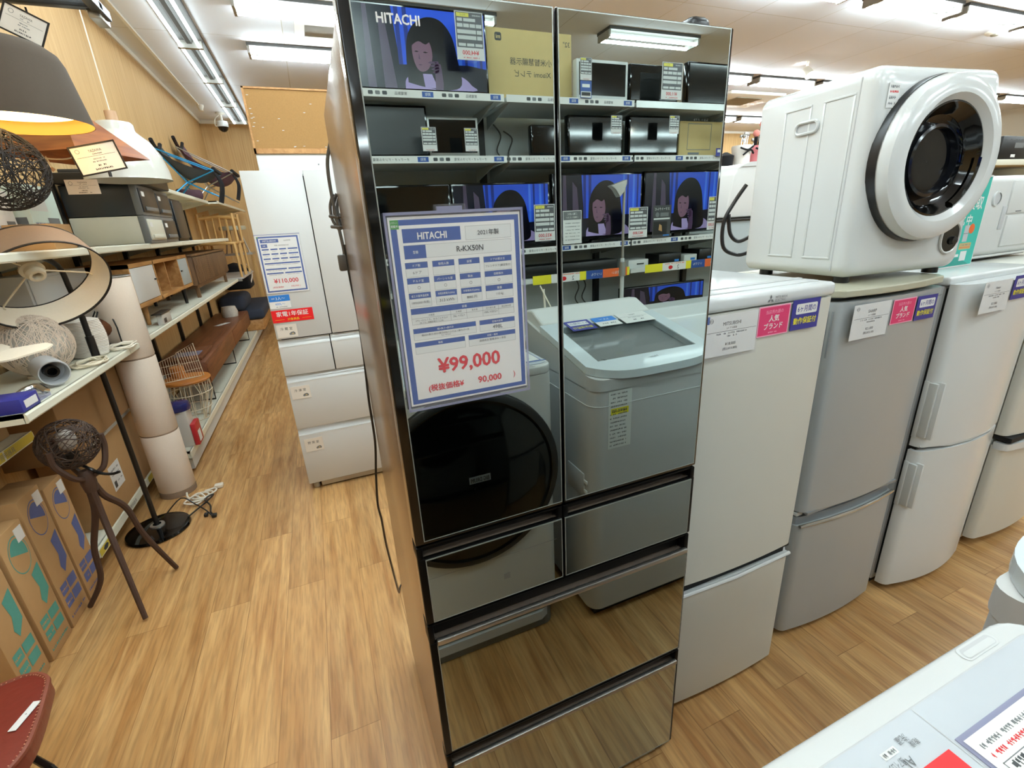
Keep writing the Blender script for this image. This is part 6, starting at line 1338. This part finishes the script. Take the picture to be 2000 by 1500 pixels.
m = MB(); m.box(XW + .037, -1.36, 1.3, 1.64, .8205, .95, 'cardboard', .004); tag(m.build('carton', loc=(-1.43, 1.45, .8205)), 'brown carton on the small shelf with the yellow rail', 'carton')

# ---- white wire table with orange top, canister
t = thing('wire_table', 'white wire basket side table with orange wooden top', 'side table', (-1.19, 3.45, .17))
c = Vector((-1.192, 3.45, 0)); rr = random.Random(2); m = MB()
for k in range(30):
    a = k * 2 * PI / 30; b_ = a + rr.uniform(-.5, .5); m.tube([c + Vector((.15 * math.cos(a), .15 * math.sin(a), .487)), c + Vector((.155 * math.cos((a + b_) / 2), .155 * math.sin((a + b_) / 2), .38)), c + Vector((.09 * math.cos(b_), .09 * math.sin(b_), .178))], .003, 'wire_cream', 5)
for z, r in ((.487, .15), (.4, .155), (.27, .125), (.1765, .09)): m.tube([c + Vector((r * math.cos(q * PI / 16), r * math.sin(q * PI / 16), z)) for q in range(32)], .004, 'wire_cream', 6, close=True)
m.build('wire_basket', t)
m = MB(); m.lathe([(.001, .49), (.163, .49), (.168, .5), (.163, .512), (.001, .513)], 'orange_wood', c, 40); m.build('table_top', t)
t = thing('wire_rack', 'cream wire file rack standing on the orange table top', 'rack', (-1.2, 3.4, .5135))
m = MB()
for s_, (ax, ay) in enumerate(((-1.32, 3.36), (-1.18, 3.4))):
    W_ = .115; F = Fr((ax, ay, .5165), (.9, .42, 0), (-.06 if s_ else .05, 0, 1))
    pts = [F.p(0, 0), F.p(W_ * 1.1, .0), F.p(W_ * 1.1, .2 + .06 * s_), F.p(0, .16 + .05 * s_)]; m.tube(pts, .003, 'wire_cream', 5, close=True)
    for k in range(1, 8): u = W_ * 1.1 * k / 8; m.tube([F.p(u, 0), F.p(u, .16 + .05 * s_ + .04 * k / 8)], .0018, 'wire_cream', 4)
    for v in (.06, .12): m.tube([F.p(0, v), F.p(W_ * 1.1, v)], .0018, 'wire_cream', 4)
m.tube([(-1.32, 3.36, .5165), (-1.18, 3.4, .5165), (-1.08, 3.44, .5165), (-1.21, 3.41, .5165)], .003, 'wire_cream', 5); m.build('rack', t)
m = MB(); m.lathe([(.001, 0), (.05, 0), (.05, .08), (.001, .082)], 'orange_wood', (-1.25, 3.52, .5135), 18); tag(m.build('small_pot'), 'small reddish pot behind the wire rack on the orange table', 'pot')
t = thing('canister', 'clear packed canister with glossy navy lid behind the column lamp', 'canister', (-1.13, 2.9, 0))
m = MB(); m.box(-1.2, -1.09, 2.84, 2.97, .1705, .43, 'frost', .01); m.build('body', t)
m = MB(); m.lathe([(.001, .0), (.075, .0), (.08, .02), (.07, .05), (.001, .06)], 'blue_lid', (-1.145, 2.905, .43), 28); m.build('lid', t)
m = MB(); m.box(-1.089, -1.06, 2.84, 2.97, .1725, .33, 'red_pack', .004); m.quad(Fr((-1.059, 2.83, .17), (0, 1, 0), (0, 0, 1), (1, 0, 0)), .03, .02, .1, .1, 'paper', .001); m.build('pack', t)

# ---- pendant lamps hanging from the overhead rack
t = thing('overhead_rack', 'dark overhead display rack at the upper left holding the pendant lamps', 'rack', (-1.0, 2.2, 2.5))
m = MB()
m.box(-1.3, -.76, 2.16, 2.2, 2.495, 2.525, 'black_plastic', .003); m.box(-1.3, -.76, 1.2, 1.24, 2.495, 2.525, 'black_plastic', .003)
m.box(-.8, -.76, 1.2, 2.3, 2.49, 2.53, 'black_plastic', .003); m.box(-1.3, -1.26, 1.2, 2.3, 2.49, 2.53, 'black_plastic', .003); m.build('frame', t)
m = MB()
for k in range(9): x = -1.25 + k * .055; m.tube([(x, 1.2, 2.53), (x, 2.24, 2.53)], .003, 'wire_cream', 5)
for k in range(10): y = 1.25 + k * .1; m.tube([(-1.3, y, 2.534), (-.76, y, 2.534)], .003, 'wire_cream', 5)
m.build('mesh', t)
m = MB()
for x, y in ((-.78, 1.22), (-.78, 2.2), (-1.28, 1.22), (-1.28, 2.2)): m.tube([(x, y, 2.5), (x, y, H)], .008, 'black_plastic', 8)
m.build('rod', t)
m = MB(); m.box(-.82, -.775, 2.2, 2.32, 2.47, 2.51, 'steel', .004); m.build('clamp', t)
def hang(top, frm, r=.004, c='cable_white'):
    m = MB(); m.tube([frm, top], r, c, 6); return m
t = thing('pendant_lamp', 'big lit brown fabric pendant shade glowing warm at the upper left', 'pendant lamp', (-1.0, 1.66, 1.955))
C = Vector((-.995, 1.655, 1.955))
m = MB(); m.lathe([(.222, 0), (.19, .19), (.178, .22), (.15, .243), (.1, .256), (.03, .26)], 'brown_fabric', C, 64); o = m.build('lamp_shade', t)
m = MB(); m.lathe([(.2205, .001), (.1885, .189), (.176, .218), (.148, .24)], 'shade_inner', C, 64); m.build('lining', o)
m = MB(); m.lathe([(.001, .05), (.19, .05), (.195, .046), (.19, .042), (.001, .042)], 'warm_glow', C, 48); m.build('diffuser', t)
hang((C.x, C.y, 2.495), (C.x, C.y, C.z + .255), .004, 'black_plastic').build('cord', t)
t = thing('pendant_lamp', 'four-sided wood veneer pendant shade behind the big brown one', 'pendant lamp', (-1.03, 2.2, 1.92))
C = Vector((-1.03, 2.2, 1.918)); a0 = .35; m = MB()
R0, R1, hh = .285, .06, .2
bo = [C + Vector((R0 * math.cos(a0 + k * PI / 2), R0 * math.sin(a0 + k * PI / 2), 0)) for k in range(4)]; to = [C + Vector((R1 * math.cos(a0 + k * PI / 2), R1 * math.sin(a0 + k * PI / 2), hh)) for k in range(4)]
m.add(bo + to, [(k, (k + 1) % 4, 4 + (k + 1) % 4, 4 + k) for k in range(4)] + [(4, 5, 6, 7)], 'veneer')
bi = [C + (p - C) * .985 + Vector((0, 0, .0)) for p in bo]; ti = [C + (p - C) * .97 for p in to]
m.add(bi + ti, [(4 + k, 4 + (k + 1) % 4, (k + 1) % 4, k) for k in range(4)] + [(7, 6, 5, 4)], 'veneer'); m.add(bo + bi, [(k, 4 + k, 4 + (k + 1) % 4, (k + 1) % 4) for k in range(4)], 'veneer'); m.build('lamp_shade', t)
hang((C.x, C.y, 2.488), (C.x, C.y, C.z + hh), .004, 'black_plastic').build('cord', t)
m = MB(); m.lathe([(.02, .0), (.02, .05)], 'ribbed_white', C + Vector((0, 0, .14)), 14, caps=True); m.lathe([(.03 * math.sin(a * PI / 10) + .0005, .1 - .035 * math.cos(a * PI / 10)) for a in range(11)], 'warm_glow', C, 18); m.build('bulb', t)
m = MB(); m.tube(smooth_path([C + Vector((-.1, -.12, .03)), C + Vector((-.06, -.16, -.02)), C + Vector((.03, -.14, -.02)), C + Vector((.06, -.08, .04))]), .003, 'wire_cream', 5); m.tube([C + Vector((-.05, -.155, -.015)), C + Vector((-.04, -.155, -.06))], .0025, 'wire_cream', 5); m.lathe([(.001, -.01), (.01, 0), (.001, .01)], 'pale_wood_plug', C + Vector((-.04, -.155, -.066)), 12); m.build('pull_cord', t)
t = thing('pendant_lamp', 'white enamel dome pendant with wooden plug over the aisle side', 'pendant lamp', (-1.01, 2.84, 1.88))
C = Vector((-1.01, 2.84, 1.876))
m = MB(); m.lathe([(.21, 0), (.208, .007), (.204, .05), (.186, .13), (.146, .205), (.098, .25), (.09, .26), (.09, .29), (.081, .302), (.03, .305)], 'enamel', C, 56); o = m.build('lamp_shade', t)
m = MB(); m.lathe([(.208, .001), (.202, .05), (.184, .128), (.144, .203), (.02, .25)], 'enamel', C, 48); m.build('lining', o)
m = MB(); m.lathe([(.03, .3), (.028, .36), (.001, .361)], 'pale_wood_plug', C, 20); m.build('plug', t)
hang((C.x, C.y, H - .001), (C.x, C.y, C.z + .355), .0035, 'cable_white').build('cord', t)
t = thing('pendant_lamp', 'black woven wire ball pendant at the left edge below the brown shade', 'pendant lamp', (-1.05, 1.57, 1.67))
C = Vector((-1.052, 1.568, 1.8)); m = MB(); rr = random.Random(21); RB = .135
for k in range(64):
    ax = Vector((rr.gauss(0, 1), rr.gauss(0, 1), rr.gauss(0, 1))).normalized(); b1 = ax.orthogonal().normalized(); b2 = ax.cross(b1); off = ax * rr.uniform(-.55, .55) * RB; rad = math.sqrt(RB ** 2 - off.length ** 2)
    m.tube([C + off + (b1 * math.cos(q * PI / 18) + b2 * math.sin(q * PI / 18)) * rad for q in range(36)], rr.uniform(.0012, .002), 'rattan_dark', 5, close=True)
m.build('lamp_shade', t)
hang((C.x, C.y, 2.495), (C.x, C.y, C.z + RB - .01), .004, 'black_plastic').build('cord', t)
m = MB(); m.lathe([(.02, -.04), (.022, .04)], 'black_plastic', C + Vector((0, 0, .08)), 14, caps=True); m.tube([C + Vector((0, 0, .11)), C + Vector((0, 0, .134))], .006, 'black_plastic'); m.build('socket', t)
# hanging price signs
def hang_sign(o_, u, v, wd, hg, label, rim='black_plastic', price='¥2,980', brand='YAZAWA', seed=1):
    t = thing('price_sign', label, 'price sign', o_); F = Fr(o_, u, v); m = MB(); m.slab(F, 0, 0, wd, hg, .002, 'cream_fabric' if 0 else 'ribbed_white'); Q = Fr(F.p(0, 0, .0021), F.u, F.v, F.n)
    m.lathe([(.008, 0), (.0065, 0)], 'print_mid', Q.p(.02, hg - .016, .0003), 12, Q.n); m.text(Q, brand, wd * .52, hg * .8, hg * .1, 'print_dark', .0003, wmax=wd * .3); m.quad(Q, wd * .06, hg * .6, wd * .94, hg * .61, 'print_dark', .0002)
    m.scribble(Q, wd * .4, wd * .66, hg * .68, hg * .05, 'print_mid', .0003, seed); m.scribble(Q, wd * .4, wd * .66, hg * .5, hg * .05, 'print_mid', .0003, seed + 1); m.scribble(Q, wd * .36, wd * .68, hg * .4, hg * .05, 'print_mid', .0003, seed + 2)
    m.scribble(Q, wd * .44, wd * .62, hg * .25, hg * .07, 'print_dark', .0003, seed + 3); m.scribble(Q, wd * .34, wd * .74, hg * .12, hg * .07, 'print_dark', .0003, seed + 4); m.build('card', t)
    if rim:
        m = MB()
        for a in ((-.006, -.006, wd + .006, 0), (-.006, hg, wd + .006, hg + .006), (-.006, 0, 0, hg), (wd, 0, wd + .006, hg)): m.slab(F, *a, .003, rim)
        m.build('frame', t)
    return t, F
th, F = hang_sign((-1.03, 1.9, 2.325), (.97, 0, -.52), (.52, 0, .97), .122, .085, 'black-framed price sign hung cornerwise above the brown shade', seed=30)
m = MB(); m.tube([F.p(.0, .085), (-1.0, 1.88, 2.5)], .0015, 'black_plastic', 5); m.build('string', th)
th, F = hang_sign((-.915, 1.87, 1.808), (.985, .0, .19), (-.19, 0, .985), .155, .1, 'black-framed price sign under the veneer shade beside the white dome', seed=40)
m = MB(); m.tube([F.p(.08, .1), (-.93, 2.16, 1.94)], .0015, 'black_plastic', 5); m.lathe([(.006, -.01), (.006, .012)], 'black_plastic', F.p(.09, -.014, .002), 10, caps=True); m.build('string', th)
hang_sign((-1.105, 2.22, 1.763), (1, 0, 0), (0, 0, 1), .125, .064, 'plain price sign hanging under the wire ball and pyramid shade', rim=None, seed=50)
m = MB(); m.slab(front(-1.04, 1.42, 1.73), 0, 0, .015, .04, .001, 'linen'); m.tube([(-1.033, 1.419, 1.77), (-1.03, 1.45, 1.8)], .001, 'linen', 4); tag(m.build('price_tag', loc=(-1.033, 1.42, 1.73)), 'narrow paper tag hanging on the black wire ball', 'tag')
# ---- red leather stool at the lower left corner
t = thing('stool', 'red-brown leather stool with stitched edge in the lower left corner', 'stool', (-1.0, .5, 0))
m = MB(); out = [(-.975, .632), (-.945, .605), (-.93, .56), (-.905, .44), (-.905, .36), (-.96, .28), (-1.08, .24), (-1.24, .27), (-1.3, .36), (-1.27, .5), (-1.2, .58), (-1.08, .625), (-1.01, .64)]
pts = [(p.x, p.y) for p in smooth_path([Vector((a, b_, 0)) for a, b_ in out] + [Vector((out[0][0], out[0][1], 0))], 4)][:-1]
m.prism(pts, 2, .405, .45, 'leather', .012, 3, True); o = m.build('seat', t)
cx, cy = -1.09, .44
m = MB(); m.tube([(cx + (a - cx) * .985, cy + (b_ - cy) * .985, .448) for a, b_ in pts], .0065, 'leather_edge', 6, close=True)
sp = [Vector((cx + (a - cx) * .985, cy + (b_ - cy) * .985, .4535)) for a, b_ in pts]
for i in range(len(sp)):
    a, b_ = sp[i], sp[(i + 1) % len(sp)]
    for k in range(max(1, int((b_ - a).length / .009))):
        c = a.lerp(b_, k / max(1, int((b_ - a).length / .009))); d = (Vector((cx, cy, c.z)) - c).normalized() * .006; m.tube([c + d, c - d * .6 - Vector((0, 0, .003))], .0011, 'stitch', 4)
m.build('edge_stitching', o)
m = MB(); m.tube([(-1.24, .3, .41), (-1.03, .55, .3), (-.9, .42, .262), (-.86, .36, .0)], .009, 'black_plastic', 8) if 0 else m.tube([(-1.0, .5, .41), (-1.03, .548, .3), (-.926, .454, .3)], .008, 'black_plastic', 8); m.tube([(-.926, .454, .3), (-.82, .34, .3)], .008, 'black_plastic', 8); m.build('cross_bar', t)
for (x, y) in ((-1.03, .548), (-.82, .34), (-1.26, .4), (-1.1, .27)):
    m = MB(); m.tube([(x, y, .0), (x + (-1.09 - x) * .35, y + (.44 - y) * .35, .408)] if (x, y) != (-1.03, .548) else [(-1.06, .52, 0), (-1.03, .548, .3), (-1.0, .5, .41)], .009, 'black_plastic', 8); m.build('leg', t)
m = MB(); T_ = Fr((-.945, .45, .4525), (.25, .97, 0), (-.97, .25, 0), (0, 0, 1)); m.slab(T_, 0, 0, .075, .018, .001, 'paper'); m.scribble(T_, .04, .048, .009, .004, 'print_mid', .0013, 1); tag(m.build('price_tag', loc=T_.p(.035, .01)), 'small white paper tag lying on the red leather stool', 'tag')
